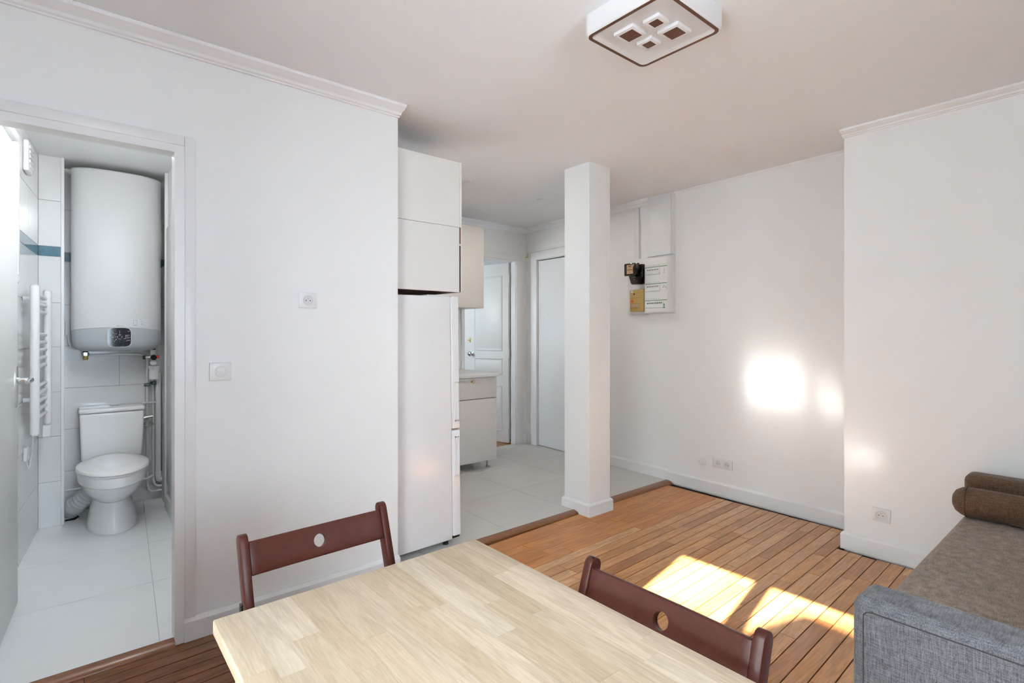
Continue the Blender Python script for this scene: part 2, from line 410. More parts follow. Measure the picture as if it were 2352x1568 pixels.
while v < 2.62:
    u = -0.8 - random.random() * 0.8
    while u < 4.0:
        ln = random.choice((0.42, 0.55, 0.7, 0.85, 1.0)) * random.uniform(0.85, 1.15)
        a, b = u, u + ln; u = b
        # world centre; clip to the room
        lo, hi = a, b
        yc = v + PWD / 2
        lo = max(lo, -0.65)
        yw = yc * ca + ((lo + hi) / 2) * sa
        xr = (3.432 if yw < 1.112 else wall_c_x(yw) - 0.013)
        hi = min(hi, xr)
        if hi - lo < 0.012: continue
        cx = (lo + hi) / 2; wx, wy = cx * ca - yc * sa, cx * sa + yc * ca
        if wy < -1.6 or wy > 2.475: continue
        L_, W_ = hi - lo - 0.0028, PWD - 0.0044
        top = random.uniform(-0.0006, 0.0004)
        if seen(wx, wy) or seen(lo + 0.05, wy) or seen(hi - 0.05, wy):
            near = wy > 2.06 and lo + hi > 2.3
            if near: W_ = PWD - 0.0014
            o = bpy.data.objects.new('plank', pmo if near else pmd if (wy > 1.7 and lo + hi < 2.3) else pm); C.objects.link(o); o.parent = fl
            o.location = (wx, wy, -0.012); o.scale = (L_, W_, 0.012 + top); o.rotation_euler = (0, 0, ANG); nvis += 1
        else:
            rest.box(-L_ / 2, L_ / 2, -W_ / 2, W_ / 2, -0.012, top, Matrix.Translation((wx, wy, 0)) @ Matrix.Rotation(ANG, 4, 'Z'))
    v += PWD; row += 1
print('PLANKS', nvis)
ro = part('planks', rest, 'parquet', fl); ro['kind'] = 'stuff'

# wooden thresholds (rounded strips) against the raised tile floors
def thresh(name, x0, x1, y0, y1, zt=0.022, parent=None):
    n = 10; pts = [(y1, -0.01), (y0, -0.01)] + [(y0 + (y1 - y0) * (1 - math.cos(t * PI / 2 / n)) * 1.0, zt * math.sin(t * PI / 2 / n)) for t in range(n + 1)]
    return struct(name, MB().prism(pts, 'x', x0, x1), 'threshold_wood')
thresh('trim_7', 1.31, 2.683, 2.482, 2.532)
thresh('trim_8', 2.934, 3.832, 2.482, 2.545)
thresh('trim_9', -0.285, 0.318, 2.455, 2.505)

# ------------------------------------------------------------------ kitchen tile floor
fk = struct('floor_kitchen', MB().box(0.6, 3.98, 2.532, 4.46, -0.05, 0.0165), 'floor_grout')
tm = unit_box('tile', 'floor_tile')
xs = [0.6, 0.915, 1.505, 2.09, 2.672, 3.262, 3.845, 3.98]; ys = [2.532, 3.14, 3.735, 4.33, 4.46]
for i in range(len(xs) - 1):
    for j in range(len(ys) - 1):
        o = bpy.data.objects.new('tile', tm); C.objects.link(o); o.parent = fk
        g = 0.0015
        o.location = ((xs[i] + xs[i + 1]) / 2, (ys[j] + ys[j + 1]) / 2, 0); o.scale = (xs[i + 1] - xs[i] - 2 * g, ys[j + 1] - ys[j] - 2 * g, 0.02)
        if xs[i + 1] > 3.9: o.location.x = (xs[i] + 3.98) / 2
# parquet in the room beyond
fn = struct('floor_beyond', MB().box(2.0, 4.5, 4.46, 6.5, -0.05, 0.0), 'subfloor')
for j in range(31):
    for k in range(3):
        o = bpy.data.objects.new('plank', pm); C.objects.link(o); o.parent = fn
        xa = 2.0 + (0, 0.7 + 0.3 * (j % 3), 1.75)[k]; xb = 2.0 + (0.7 + 0.3 * (j % 3), 1.75, 2.5)[k]
        o.location = ((xa + xb) / 2, 4.462 + 0.0655 * j + 0.033, 0.0); o.scale = (xb - xa - 0.002, 0.0625, 0.012)

# ------------------------------------------------------------------ bathroom shell
BZ = 2.373
struct('ceiling_bathroom', MB().box(-0.42, 0.525, A1, 4.72, BZ, BZ + 0.03), 'bath_paint')
def LW(y): return -0.158 - 0.084 * (4.435 - y)       # tiled face of the slanted left wall
struct('wall_bathroom_left', MB().prism([(LW(2.55) - 0.01, 2.55), (LW(4.72) - 0.01, 4.72), (LW(4.72) - 0.2, 4.72), (LW(2.55) - 0.2, 2.55)], 'z', -0.05, BZ + 0.01), 'grout')
wbb = struct('wall_bathroom_back', MB().box(-0.4, 0.525, 4.718, 4.9, -0.05, H), 'grout')
wbx = struct('wall_bathroom_boxing', MB().box(-0.17, -0.044, 4.446, 4.718, -0.05, BZ + 0.005), 'grout')
wbl = bpy.data.objects['wall_bathroom_left']
ROWS = [(0.02, 0.305), (0.305, 0.593), (0.593, 0.874), (0.874, 1.161), (1.161, 1.442), (1.442, 1.737), (1.737, 1.80), (1.80, 2.09), (2.09, BZ)]
bt = unit_box('tile', 'bath_tile'); bts = unit_box('blue_tile', 'blue_tile')
def wtile(parent, p0, p1, z0, z1, blue, th=0.008):
    """one wall tile between plan points p0 and p1, its back on that line, thickness to the right of p0->p1"""
    p0, p1 = Vector(p0), Vector(p1); d = p1 - p0; L_ = d.length; a = math.atan2(d.y, d.x)
    nrm = Vector((d.y, -d.x)) / L_
    o = bpy.data.objects.new('blue_tile' if blue else 'tile', bts if blue else bt); C.objects.link(o); o.parent = parent
    m = (p0 + p1) / 2 + nrm * th / 2
    g = 0.0012
    o.location = (m.x, m.y, z0 + g); o.rotation_euler = (0, 0, a); o.scale = (L_ - 2 * g, th, z1 - z0 - 2 * g)
for i, (z0, z1) in enumerate(ROWS):
    blue = i == 6
    # left wall, joints every 0.6 with half bond
    cuts = [4.435, 4.10, 3.50, 2.90, 2.56] if i % 2 else [4.435, 3.80, 3.20, 2.56]
    if blue: cuts = [4.435 - 0.25 * k for k in range(8)]
    for a, b in zip(cuts, cuts[1:]):
        wtile(wbl, (LW(b) - 0.01, b), (LW(a) - 0.01, a), z0, z1, blue, 0.01)
    # boxing front and side
    wtile(wbx, (-0.158, 4.446), (-0.046, 4.446), z0, z1, blue)
    wtile(wbx, (-0.044, 4.446), (-0.044, 4.716), z0, z1, blue)
    cuts = [-0.035, 0.266, 0.525] if i % 2 else [-0.035, 0.525 - 0.03, 0.525]
    if i % 2 == 0: cuts = [-0.035, 0.52]
    for a, b in zip(cuts, cuts[1:]):
        wtile(wbb, (a, 4.718), (b, 4.718), z0, z1, blue)
struct('trim_10', MB().box(-0.050, -0.032, 4.432, 4.447, 0.02, BZ).bevel(0.004, 2), 'trim_paint')
# right side: tiled reveal edge board, casing and panelled leaf along the right wall
struct('trim_11', MB().box(0.505, 0.525, 4.385, 4.42, 0.02, BZ).bevel(0.003, 2), 'trim_paint')
for i, (z0, z1) in enumerate(ROWS):
    wtile(bpy.data.objects['wall_bathroom_right'], (0.525, 4.716), (0.525, 4.42), z0, z1, i == 6)
struct('trim_12', MB().box(0.497, 0.525, 3.98, 4.06, 0.02, 2.05).box(0.503, 0.525, 4.06, 4.385, 0.02, 0.12).box(0.509, 0.525, 4.09, 4.35, 0.2, 1.98).bevel(0.004, 2), 'trim_paint')
# floor
fb = struct('floor_bathroom', MB().box(-0.42, 0.60, 2.505, 4.72, -0.05, 0.0165), 'floor_grout')
def bx(y): return 0.282 + (y - 2.676) * 0.0615
yy = [2.505, 3.133, 3.73, 4.33, 4.718]
for a, b in zip(yy, yy[1:]):
    for side in (0, 1):
        g = 0.0015
        if side == 0: q = [(LW(a), a + g), (bx(a) - g, a + g), (bx(b) - g, b - g), (LW(b), b - g)]
        else: q = [(bx(a) + g, a + g), (0.524, a + g), (0.524, b - g), (bx(b) + g, b - g)]
        part('tile', MB().prism(q, 'z', 0, 0.02), 'bath_floor_tile', fb)

# small frosted window high on the bathroom's left wall, and a vent grille
w1 = empty_struct('window_1', (LW(3.34), 3.34, 1.7), math.atan(-0.084))
wf = MB().box(0, 0.03, -0.30, -0.26, -0.16, 0.50).box(0, 0.03, 0.24, 0.28, -0.16, 0.50).box(0, 0.03, -0.30, 0.28, 0.50, 0.54).box(0, 0.03, -0.30, 0.28, -0.2, -0.16)
part('window_frame', wf.bevel(0.003), 'trim_paint', w1)
part('pane', MB().box(0.002, 0.008, -0.26, 0.24, -0.16, 0.50), 'frosted', w1)
v1 = thing('vent_grille', 'white plastic air vent high on the tiled bathroom wall', 'vent', (LW(3.98), 3.98, 2.14), math.atan(-0.084))
part('housing', MB().box(0, 0.025, -0.07, 0.07, 0, 0.17).bevel(0.008, 3), 'white_plastic', v1)
for k in range(5):
    part('slat', MB().box(0.024, 0.030, -0.045, 0.045, 0.025 + k * 0.026, 0.041 + k * 0.026), 'white_plastic', v1)

# unseen lamp added to light the bathroom (out of the frame)
bl = thing('added_lamp', 'short white ceiling fitting, unseen, added to light the bathroom', 'lamp', (0.28, 3.0, BZ))
part('added_lamp_rose', MB().lathe([(0.04, BZ), (0.04, BZ - 0.015), (0.01, BZ - 0.02), (0.006, BZ - 0.03), (0.006, BZ - 0.09)], (0.28, 3.0, 0)), 'white_plastic', bl)
al = bpy.data.lights.new('bathroom_fill_light', 'POINT'); al.shadow_soft_size = 0.1; al.energy = 7.3; al.color = (0.97, 0.985, 1.0)
ao = bpy.data.objects.new('bathroom_fill_light', al); C.objects.link(ao); ao.location = (0.28, 3.0, BZ - 0.17)

# ------------------------------------------------------------------ living room windows (behind the camera)
def window(name, x, y0, y1, z0, z1, mull, axis):
    o = empty_struct(name)
    def b(a0, a1, zz0, zz1, t0, t1):
        return MB().box(t0, t1, a0, a1, zz0, zz1) if axis == 'x' else MB().box(a0, a1, t0, t1, zz0, zz1)
    fr = MB()
    for q in ((y0, y0 + 0.06, z0, z1), (y1 - 0.06, y1, z0, z1), (y0, y1, z0, z0 + 0.07), (y0, y1, z1 - 0.07, z1), (mull[0], mull[1], z0, z1)):
        m2 = b(*q, x - 0.03, x + 0.03); me = m2.mesh('t'); fr.bm.from_mesh(me); bpy.data.meshes.remove(me)
    part('window_frame', fr, 'trim_paint', o)
    part('pane', b(y0 + 0.06, mull[0], z0 + 0.07, z1 - 0.07, x - 0.003, x + 0.003), 'window_glass', o)
    part('pane', b(mull[1], y1 - 0.06, z0 + 0.07, z1 - 0.07, x - 0.003, x + 0.003), 'window_glass', o)
    return o
window('window_2', -0.75, 0.073, 1.093, 0.12, 2.25, (0.543, 0.623), 'x')
struct('trim_13', MB().box(-0.78, -0.72, 0.05, 0.073, 0.12, 2.35).box(-0.78, -0.72, 1.093, 1.12, 0.12, 2.35).box(-0.78, -0.72, 0.05, 1.12, 2.25, 2.35), 'trim_paint')
window('window_3', -1.72, 0.05, 0.86, 0.9, 2.25, (0.42, 0.49), 'y')
window('added_window', 4.46, 0.85, 1.38, 1.2, 2.1, (1.085, 1.145), 'y')  # hidden window added to brighten the kitchen
window('window_4', 1.95, 5.0, 5.9, 1.0, 2.1, (5.42, 5.48), 'x')
# added unseen sun blocker: roof line keeps sun off the lower window
XB = -7.0
def blocker_roof_z(land_x): return (land_x - XB) * -SDZ
def blocker_roof_y(land_x, land_y): return land_y - (land_x - XB) * SDY
hb = thing('sun_blocker_house', 'unseen pale house across the street, added and shaped to cut the sun', 'building', (-11, 0, -9))
part('blocker_facade', MB().box(-15, XB, -16, 12, -9, blocker_roof_z(2.12)), 'blocker_facade', hb)
part('sun_notch_block', MB().prism([(blocker_roof_y(2.12, 1.10), blocker_roof_z(2.12) - 0.1), (blocker_roof_y(2.12, 1.10), blocker_roof_z(2.12)), (blocker_roof_y(2.54, 0.975), blocker_roof_z(2.54)), (-3.2, blocker_roof_z(2.54)), (-3.2, blocker_roof_z(2.12) - 0.1)], 'x', XB - 0.5, XB), 'blocker_facade', hb)  # block outline shaped to notch the sun patch on the floor
single('street', MB().box(-60, 60, -60, 60, -9.3, -9.0), 'blocker_facade', 'grey street and courtyard far below the windows', 'street', kind='structure')

# ------------------------------------------------------------------ table
TX0, TX1, TY0, TY1, TZ = 0.197, 0.783, -0.14, 1.08, 0.73
tb = thing('dining_table', 'rectangular butcher block dining table in pale oak between two dark folding chairs', 'table', (0.49, 0.47, 0))
ncol = 13; cw = (TX1 - TX0) / ncol
for c in range(ncol):
    y = TY0; first = True
    while y < TY1 - 1e-4:
        ln = random.uniform(0.22, 0.58) if not first else random.uniform(0.12, 0.5)
        first = False
        y2 = y + ln
        if TY1 - y2 < 0.1: y2 = TY1
        x0, x1 = TX0 + c * cw, TX0 + (c + 1) * cw
        m = MB().box(x0 + 0.0001, x1 - 0.0001, y + 0.0001, y2 - 0.0001, TZ - 0.028, TZ + random.uniform(-0.00012, 0))
        if c == 0 or c == ncol - 1 or y2 == TY1 or y == TY0:
            bm = m.bm
            es = []
            for e in bm.edges:
                a, b = e.verts[0].co, e.verts[1].co
                def out(q):
                    return (c == 0 and abs(q.x - x0) < 2e-4) + 0, (c == ncol - 1 and abs(q.x - x1) < 2e-4) + 0, (y2 == TY1 and abs(q.y - y2) < 2e-4) + 0
                oa, ob = out(a), out(b)
                same = [k for k in range(3) if oa[k] and ob[k]]
                if (same and abs(a.z - b.z) < 1e-3) or len(same) > 1: es.append(e)
            if es: bmesh.ops.bevel(bm, geom=es, offset=0.003, segments=2, affect='EDGES', profile=0.5)
        part('stave', m, 'table_oak', tb)
        y = y2
for lx in (TX0 + 0.05, TX1 - 0.05):
    for ly in (TY0 + 0.06, TY1 - 0.06):
        part('leg', MB().box(lx - 0.022, lx + 0.022, ly - 0.022, ly + 0.022, 0, TZ - 0.028).bevel(0.003), 'table_oak', tb)
part('apron', MB().box(TX0 + 0.072, TX1 - 0.072, TY1 - 0.072, TY1 - 0.05, TZ - 0.1, TZ - 0.028), 'table_oak', tb)
part('apron', MB().box(TX0 + 0.072, TX1 - 0.072, TY0 + 0.05, TY0 + 0.072, TZ - 0.1, TZ - 0.028), 'table_oak', tb)

# ------------------------------------------------------------------ folding chairs; local: back towards +y, centre of the back top at (0, 0, 0.77)
LEAN = 0.35
def upright_mb(sx):
    """long leg running from the rounded top of the back down and forward to the floor"""
    hw, hd = 0.0095, 0.017
    top = Vector((sx, 0, 0.77)); bot = Vector((sx, -0.77 * LEAN, 0)); d = (bot - top); Lg = d.length; d.normalize()
    nd = Vector((0, d.z, -d.y))                       # depth direction in the side plane
    out = []
    for k in range(9):                                # rounded head
        t = PI * k / 8
        out.append((hd * math.cos(t), hd - hd * math.sin(t)))
    out += [(-hd, Lg - 0.006), (hd, Lg + 0.006)]
    m = MB()
    m.loft([[top + Vector((s, 0, 0)) + nd * a + d * b for a, b in out] for s in (-hw, hw)])
    return m.bevel(0.0016, 2, 50)
def slat_with_hole(w_, h_, th, r, bow):
    m = MB(); n = 32; bmh = m.bm
    def ring(yv):
        hole = []; sq = []
        for k in range(n):
            a = 2 * PI * k / n; c, s = math.cos(a), math.sin(a)
            hole.append((r * c, r * s)); q = (h_ / 2) / max(abs(c), abs(s)); sq.append((q * c, q * s))
        return hole, sq
    vs = {}
    for yv in (-th / 2, th / 2):
        hole, sq = ring(yv)
        hv = [bmh.verts.new((p[0], yv, p[1])) for p in hole]; sv = [bmh.verts.new((p[0], yv, p[1])) for p in sq]
        for k in range(n):
            j = (k + 1) % n
            bmh.faces.new((hv[k], hv[j], sv[j], sv[k]))
        vs[yv] = (hv, sv)
    a, b = vs[-th / 2], vs[th / 2]
    for k in range(n):
        j = (k + 1) % n; bmh.faces.new((a[0][k], a[0][j], b[0][j], b[0][k]))
    # side wings
    for sgn in (-1, 1):
        for k in range(8):
            x0 = sgn * (h_ / 2 + (w_ / 2 - h_ / 2) * k / 8); x1 = sgn * (h_ / 2 + (w_ / 2 - h_ / 2) * (k + 1) / 8)
            for yv in (-th / 2, th / 2):
                zs = [-h_ / 2, h_ / 2]
                m.face([(x0, yv, zs[0]), (x1, yv, zs[0]), (x1, yv, zs[1]), (x0, yv, zs[1])])
            for zv in (-h_ / 2, h_ / 2):
                m.face([(x0, -th / 2, zv), (x1, -th / 2, zv), (x1, th / 2, zv), (x0, th / 2, zv)])
        m.face([(sgn * w_ / 2, -th / 2, -h_ / 2), (sgn * w_ / 2, th / 2, -h_ / 2), (sgn * w_ / 2, th / 2, h_ / 2), (sgn * w_ / 2, -th / 2, h_ / 2)])
    for zv in (-h_ / 2, h_ / 2):
        xs_ = sorted({round(v.co.x, 5) for v in a[1] if abs(v.co.z - zv) < 1e-5} | {-round(h_ / 2, 5), round(h_ / 2, 5)})
        for x0, x1 in zip(xs_, xs_[1:]):
            m.face([(x0, -th / 2, zv), (x1, -th / 2, zv), (x1, th / 2, zv), (x0, th / 2, zv)])
    bmesh.ops.remove_doubles(bmh, verts=bmh.verts, dist=2e-5)
    bmesh.ops.recalc_face_normals(bmh, faces=bmh.faces)
    es = [e for e in bmh.edges if len(e.link_faces) == 2 and e.calc_face_angle(0) > 0.9 and abs(abs(e.verts[0].co.z) - h_ / 2) < 1e-4 and abs(abs(e.verts[1].co.z) - h_ / 2) < 1e-4]
    bmesh.ops.bevel(bmh, geom=es, offset=0.004, segments=3, affect='EDGES', profile=0.5)
    m.xf(lambda p: Vector((p.x, p.y + bow * (1 - (2 * p.x / w_) ** 2), p.z)))
    return m
def make_chair(label, loc, rotz):
    t = thing('folding_chair', label, 'chair', loc, rotz, 'dark folding chairs at the table')
    sw = 0.181
    for s in (-1, 1):
        part('upright', upright_mb(s * sw), 'dark_beech', t)
    zc = 0.716; a = math.atan(LEAN)
    m = slat_with_hole(2 * sw - 0.018, 0.078, 0.016, 0.0165, 0.010)
    R_ = Matrix.Translation((0, (zc - 0.77) * LEAN - 0.006, zc)) @ Matrix.Rotation(-a, 4, 'X')
    m.xf(lambda p: R_ @ p)
    part('backrest', m, 'dark_beech', t)
    # rear legs crossing the uprights, seat slats, stretchers, black hinges
    for s in (-1, 1):
        part('leg', MB().tube([(s * (sw - 0.022), -0.34, 0.43), (s * (sw - 0.022), 0.02, 0)], 0.014, 8), 'dark_beech', t)
        zb = 0.60
        part('bracket', MB().box(s * sw + s * 0.0105 - 0.003, s * sw + s * 0.0105 + 0.003, zb * LEAN - 0.77 * LEAN + 0.012, zb * LEAN - 0.77 * LEAN + 0.03, zb - 0.03, zb + 0.022).bevel(0.002), 'black_plastic', t)
    for k in range(4):
        y0 = -0.40 + k * 0.083
        part('seat_slat', MB().box(-sw + 0.03, sw - 0.03, y0, y0 + 0.07, 0.435, 0.453).bevel(0.004), 'dark_beech', t)
    part('stretcher', MB().box(-sw + 0.01, sw - 0.01, -0.235, -0.215, 0.12, 0.15), 'dark_beech', t)
    part('stretcher', MB().box(-sw + 0.03, sw - 0.03, -0.09, -0.07, 0.10, 0.13), 'dark_beech', t)
    return t
make_chair('dark brown wooden folding chair with its back to the white wall with sockets', (0.493, 1.382, 0), 0.035)
make_chair('dark brown wooden folding chair with its back to the sunlit parquet', (0.862, 0.571, 0), -PI / 2)

# ------------------------------------------------------------------ sofa
so = thing('sofa', 'fabric sofa, window and floor light in its colours, with rounded arms against the chimney breast', 'sofa', (2.5, 0.05, 0))
part('base', MB().box(1.73, 3.28, -0.38, 0.49, 0.10, 0.27).bevel(0.02, 3), 'sofa_cool_lit', so)
seat = part('seat', MB().box(1.735, 3.285, -0.36, 0.535, 0.265, 0.40).bevel(0.035, 4), 'sofa_taupe', so)
def arm(x0, x1, zt, m_, yf=0.50):
    mb = MB().box(x0, x1, -0.42, yf, 0.06, zt)
    mb.bevel(0.032, 5)
    p_ = part('arm', mb, m_, so)
    return p_
ar = arm(1.585, 1.735, 0.555, 'sofa_cool_lit', 0.492)
part('seam', MB().tube([(1.5855, 0.462, 0.08), (1.5855, 0.462, 0.515), (1.5855, 0.455, 0.524), (1.5855, 0.44, 0.527), (1.5855, -0.4, 0.527)], 0.0016, 6), 'seam', ar)
part('seam', MB().tube([(1.63, 0.493, 0.10), (1.63, 0.493, 0.50)], 0.0016, 6), 'seam', ar)
ar2 = arm(3.275, 3.405, 0.575, 'sofa_warm_lit', 0.54)
part('seam', MB().tube([(3.274, 0.49, 0.40), (3.274, 0.49, 0.53), (3.274, 0.485, 0.535), (3.274, -0.38, 0.535)], 0.0016, 6), 'seam', ar2)
part('backrest', MB().box(1.735, 3.275, -0.42, -0.22, 0.27, 0.80).bevel(0.05, 4), 'sofa_taupe', so)
for x in (1.66, 3.34):
    for y in (-0.34, 0.42):
        part('leg', MB().cyl((x, y, 0), (x, y, 0.07), 0.02, 12), 'black_plastic', so)
bo = thing('bolster_cushion', 'fabric bolster roll, warm floor light in its brown, lying on the sofa seat against the far arm', 'cushion', (3.18, 0.2, 0.40))
bc = Vector((3.185, 0, 0.468)); rb = 0.068
prof = [(0.004, -0.30), (0.04, -0.298), (rb - 0.012, -0.285), (rb, -0.265), (rb, 0.51), (rb - 0.006, 0.53), (rb - 0.02, 0.55), (rb - 0.04, 0.561), (0.004, 0.565)]
cv = part('cover', MB().lathe(prof, bc, 'y', 28), 'sofa_warm_lit', bo)
part('seam', MB().tube([bc + Vector((rb * 1.005 * math.cos(t * PI / 16), 0.51, rb * 1.005 * math.sin(t * PI / 16))) for t in range(33)], 0.0016, 6), 'seam', cv)

# ------------------------------------------------------------------ ceiling lamp in the living room
LXc, LYc, LZ0 = 1.628, 1.140, 2.340
cl = thing('ceiling_lamp', 'square white ceiling lamp with brown rim and four brown squares', 'lamp', (LXc, LYc, H))
def rrect(hx, hy, r, n=6):
    pts = []
    for cx_, cy_, a0 in ((hx - r, hy - r, 0), (-hx + r, hy - r, PI / 2), (-hx + r, -hy + r, PI), (hx - r, -hy + r, 3 * PI / 2)):
        for k in range(n + 1):
            a = a0 + PI / 2 * k / n; pts.append((LXc + cx_ + r * math.cos(a), LYc + cy_ + r * math.sin(a)))
    return pts
hs = 0.176
def rp(h, z, r=0.028): return [(x, y, z) for x, y in rrect(h, h, r)]
part('body', MB().loft([rp(hs + 0.004, H), rp(hs + 0.004, LZ0 + 0.012), rp(hs, LZ0 + 0.003), rp(hs - 0.004, LZ0), rp(hs - 0.016, LZ0, 0.02), rp(hs - 0.03, LZ0 + 0.006, 0.01)]), 'lamp_acrylic', cl)
part('rim', MB().loft([rp(hs - 0.0035, LZ0 + 0.002), rp(hs - 0.0035, LZ0 - 0.0012), rp(hs - 0.0155, LZ0 - 0.0012, 0.02), rp(hs - 0.0155, LZ0 + 0.002, 0.02), rp(hs - 0.0035, LZ0 + 0.002)], cap=False), 'lamp_brown', cl)
for (x, y, h) in ((1.565, 1.192, 0.029), (1.675, 1.081, 0.029), (1.571, 1.087, 0.0185), (1.668, 1.185, 0.0185)):
    f_ = h + 0.014
    part('square_block', MB().box(x - f_, x + f_, y - f_, y + f_, LZ0 - 0.005, LZ0 + 0.01).bevel(0.002, 2), 'lamp_acrylic', cl)
    part('square', MB().box(x - h, x + h, y - h, y + h, LZ0 - 0.0058, LZ0 - 0.004), 'lamp_brown', cl)

# ------------------------------------------------------------------ switch and sockets.  local: plate in the x-z plane, facing -y
def sock_face(t, cx_, holes=True):
    part('socket_ring', MB().lathe([(0.0225, -0.0060), (0.0225, -0.0110), (0.0205, -0.0110), (0.0195, -0.0086), (0.0, -0.0086)], (cx_, 0, 0), 'y'), 'grey_plastic', t)
    for (dx, dz) in ((-0.0095, -0.001), (0.0095, -0.001)):
        part('pin_hole', MB().cyl((cx_ + dx, -0.007, dz), (cx_ + dx, -0.0092, dz), 0.0026, 10), 'print_dark', t)
    part('earth_pin', MB().cyl((cx_, -0.006, 0.0095), (cx_, -0.012, 0.0095), 0.0024, 10), 'brushed_steel', t)
def socket(label, loc, rz, double=False, w_=0.041, hh=0.036, ring=False):
    t = thing('wall_socket', label, 'socket', loc, rz)
    if double:
        part('plate', MB().box(-0.08, 0.08, -0.0078, 0, -hh, hh).bevel(0.003, 2), 'white_plastic', t)
        sock_face(t, -0.0355); sock_face(t, 0.0355)
    else:
        part('plate', MB().box(-w_, w_, -0.0078, 0, -hh, hh).bevel(0.003, 2), 'white_plastic', t)
        sock_face(t, 0)
        if ring:
            part('ring', MB().lathe([(0.030, -0.0095), (0.030, -0.0125), (0.0275, -0.0130), (0.0265, -0.0070), (0.030, -0.0070)], (0, 0, 0), 'y', 32, False), 'white_plastic', t)
    return t
socket('white wall socket high on the wall right of the light switch', (0.845, A0, 1.402), 0)
sw_ = thing('light_switch', 'white square light switch with rounded rocker beside the bathroom door', 'light switch', (0.482, A0, 1.088), 0)
part('plate', MB().box(-0.0415, 0.0415, -0.010, 0, -0.0375, 0.0375).bevel(0.003, 2), 'white_plastic', sw_)
part('collar', MB().lathe([(0.0235, -0.009), (0.0235, -0.0112), (0.0215, -0.0112), (0.0215, -0.009), (0.0235, -0.009)], (0, 0, 0), 'y', 32, False), 'grey_plastic', sw_)
rk = [(0.0215 * math.cos(2 * PI * k / 32), 0.0215 * math.sin(2 * PI * k / 32)) for k in range(32)]
rk = [(max(-0.0175, min(0.0175, a)), b) for a, b in rk]
part('rocker', MB().loft([[(a, -0.009, b) for a, b in rk], [(a, -0.0135, b) for a, b in rk], [(a * .93, -0.0145, b * .93) for a, b in rk]]), 'white_plastic', sw_)
def rc_loc(u, n, z): return tuple(RC((u, n, z)))
RZC = -PI / 2 - TC
socket('white double wall socket near the floor beside the round cover', rc_loc(0.846, 0, 0.246), RZC, double=True)
bcv = single('cover_plate', MB().lathe([(0.04, 0), (0.04, 0.003), (0.037, 0.005), (0.0, 0.0055)], (0, 0, 0), 'y', 32).xf(lambda p: RC((1.02 + p.x, p.y, 0.241 + p.z))), 'white_plastic', 'round blank white cover plate on the wall beside the double socket', 'cover plate')
socket('white wall socket with a glossy ring on the chimney breast', (3.445, 0.917, 0.240), -PI / 2, w_=0.044, hh=0.038, ring=True)

# ------------------------------------------------------------------ electrical boards on wall_right (local x = -u mirrored: build with rcbox)
def rthing(name, label, cat, u, z):
    return thing(name, label, cat, rc_loc(u, 0, z))
dc = rthing('cable_duct', 'white boxed cable duct running from the fuse board to the ceiling', 'duct', 1.39, 1.9)
part('front_cover', rcbox(1.272, 1.508, 0.05, 0.062, 1.90, H - 0.012, 0.003), 'white_plastic', dc)
part('body', rcbox(1.266, 1.514, 0, 0.051, 1.903, H), 'white_plastic', dc)
pp = rthing('pipe_duct', 'slim white cable trunking above the black electricity meter', 'duct', 1.655, 1.9)
part('trunking', rcbox(1.632, 1.682, 0, 0.022, 1.90, H - 0.06, 0.004), 'white_plastic', pp)
bd = rthing('meter_board', 'white backing board behind the electricity meter and fuse boxes', 'board', 1.5, 1.42)
part('board', rcbox(1.268, 1.748, 0, 0.03, 1.417, 1.902, 0.003), 'white_plastic', bd)
part('lower_lip', rcbox(1.54, 1.72, 0.004, 0.028, 1.411, 1.417), 'grey_plastic', bd)
pn = rthing('breaker_board', 'white fuse panel with three rows of breakers and green stripes', 'fuse panel', 1.39, 1.42)
part('case', rcbox(1.270, 1.510, 0.03, 0.096, 1.419, 1.884, 0.005, 3), 'white_plastic', pn)
part('cover', rcbox(1.274, 1.506, 0.096, 0.100, 1.424, 1.879, 0.002), 'white_plastic', pn)
for r_, (zt, nb) in enumerate(((1.800, 7), (1.660, 7), (1.520, 9))):
    part('label_strip', rcbox(1.280, 1.500, 0.1, 0.1015, zt + 0.006, zt + 0.026), 'grey_plastic' if False else 'white_plastic', pn)
    part('green_stripe', rcbox(1.280, 1.500, 0.1, 0.1018, zt, zt + 0.0055), 'label_green', pn)
    ink = MB()
    for k in range(8):
        ink.box(1.492 - k * 0.018 - 0.008, 1.492 - k * 0.018 - 0.001 - 0.004 * random.random(), 0.1, 0.1021, zt + 0.012, zt + 0.018)
    part('label_ink', ink.xf(RC), 'print_grey', pn, kind='stuff')
    part('breaker_row', rcbox(1.500 - 0.03 - nb * 0.0172, 1.498, 0.1, 0.107, zt - 0.058, zt - 0.012, 0.001), 'white_plastic', pn)
    tg = MB()
    for k in range(nb):
        uu = 1.478 - k * 0.0172
        tg.box(uu - 0.012, uu - 0.006, 0.107, 0.113, zt - 0.026, zt - 0.016)
    part('breaker_toggles', tg.xf(RC), 'label_green' if r_ == 2 else 'print_grey', pn, kind='stuff')
    part('row_shadow', rcbox(1.500 - 0.03 - nb * 0.0172, 1.498, 0.1, 0.1025, zt - 0.061, zt - 0.0585), 'print_grey', pn)  # shade under the breakers painted as a grey strip
part('module', rcbox(1.305, 1.322, 0.1, 0.106, 1.745, 1.786, 0.001), 'white_plastic', pn)
part('module_socket', rcbox(1.283, 1.322, 0.1, 0.106, 1.606, 1.648, 0.001), 'white_plastic', pn)
hm = MB()
for (du, dz) in ((-0.009, 0), (0.009, 0)): hm.box(1.3025 + du - 0.003, 1.3025 + du + 0.003, 0.106, 0.1072, 1.627 + dz - 0.003, 1.627 + dz + 0.003)
hm.box(1.3025 - 0.005, 1.3025 + 0.005, 0.106, 0.1072, 1.637, 1.640)
part('module_holes', hm.xf(RC), 'print_dark', pn, kind='stuff')
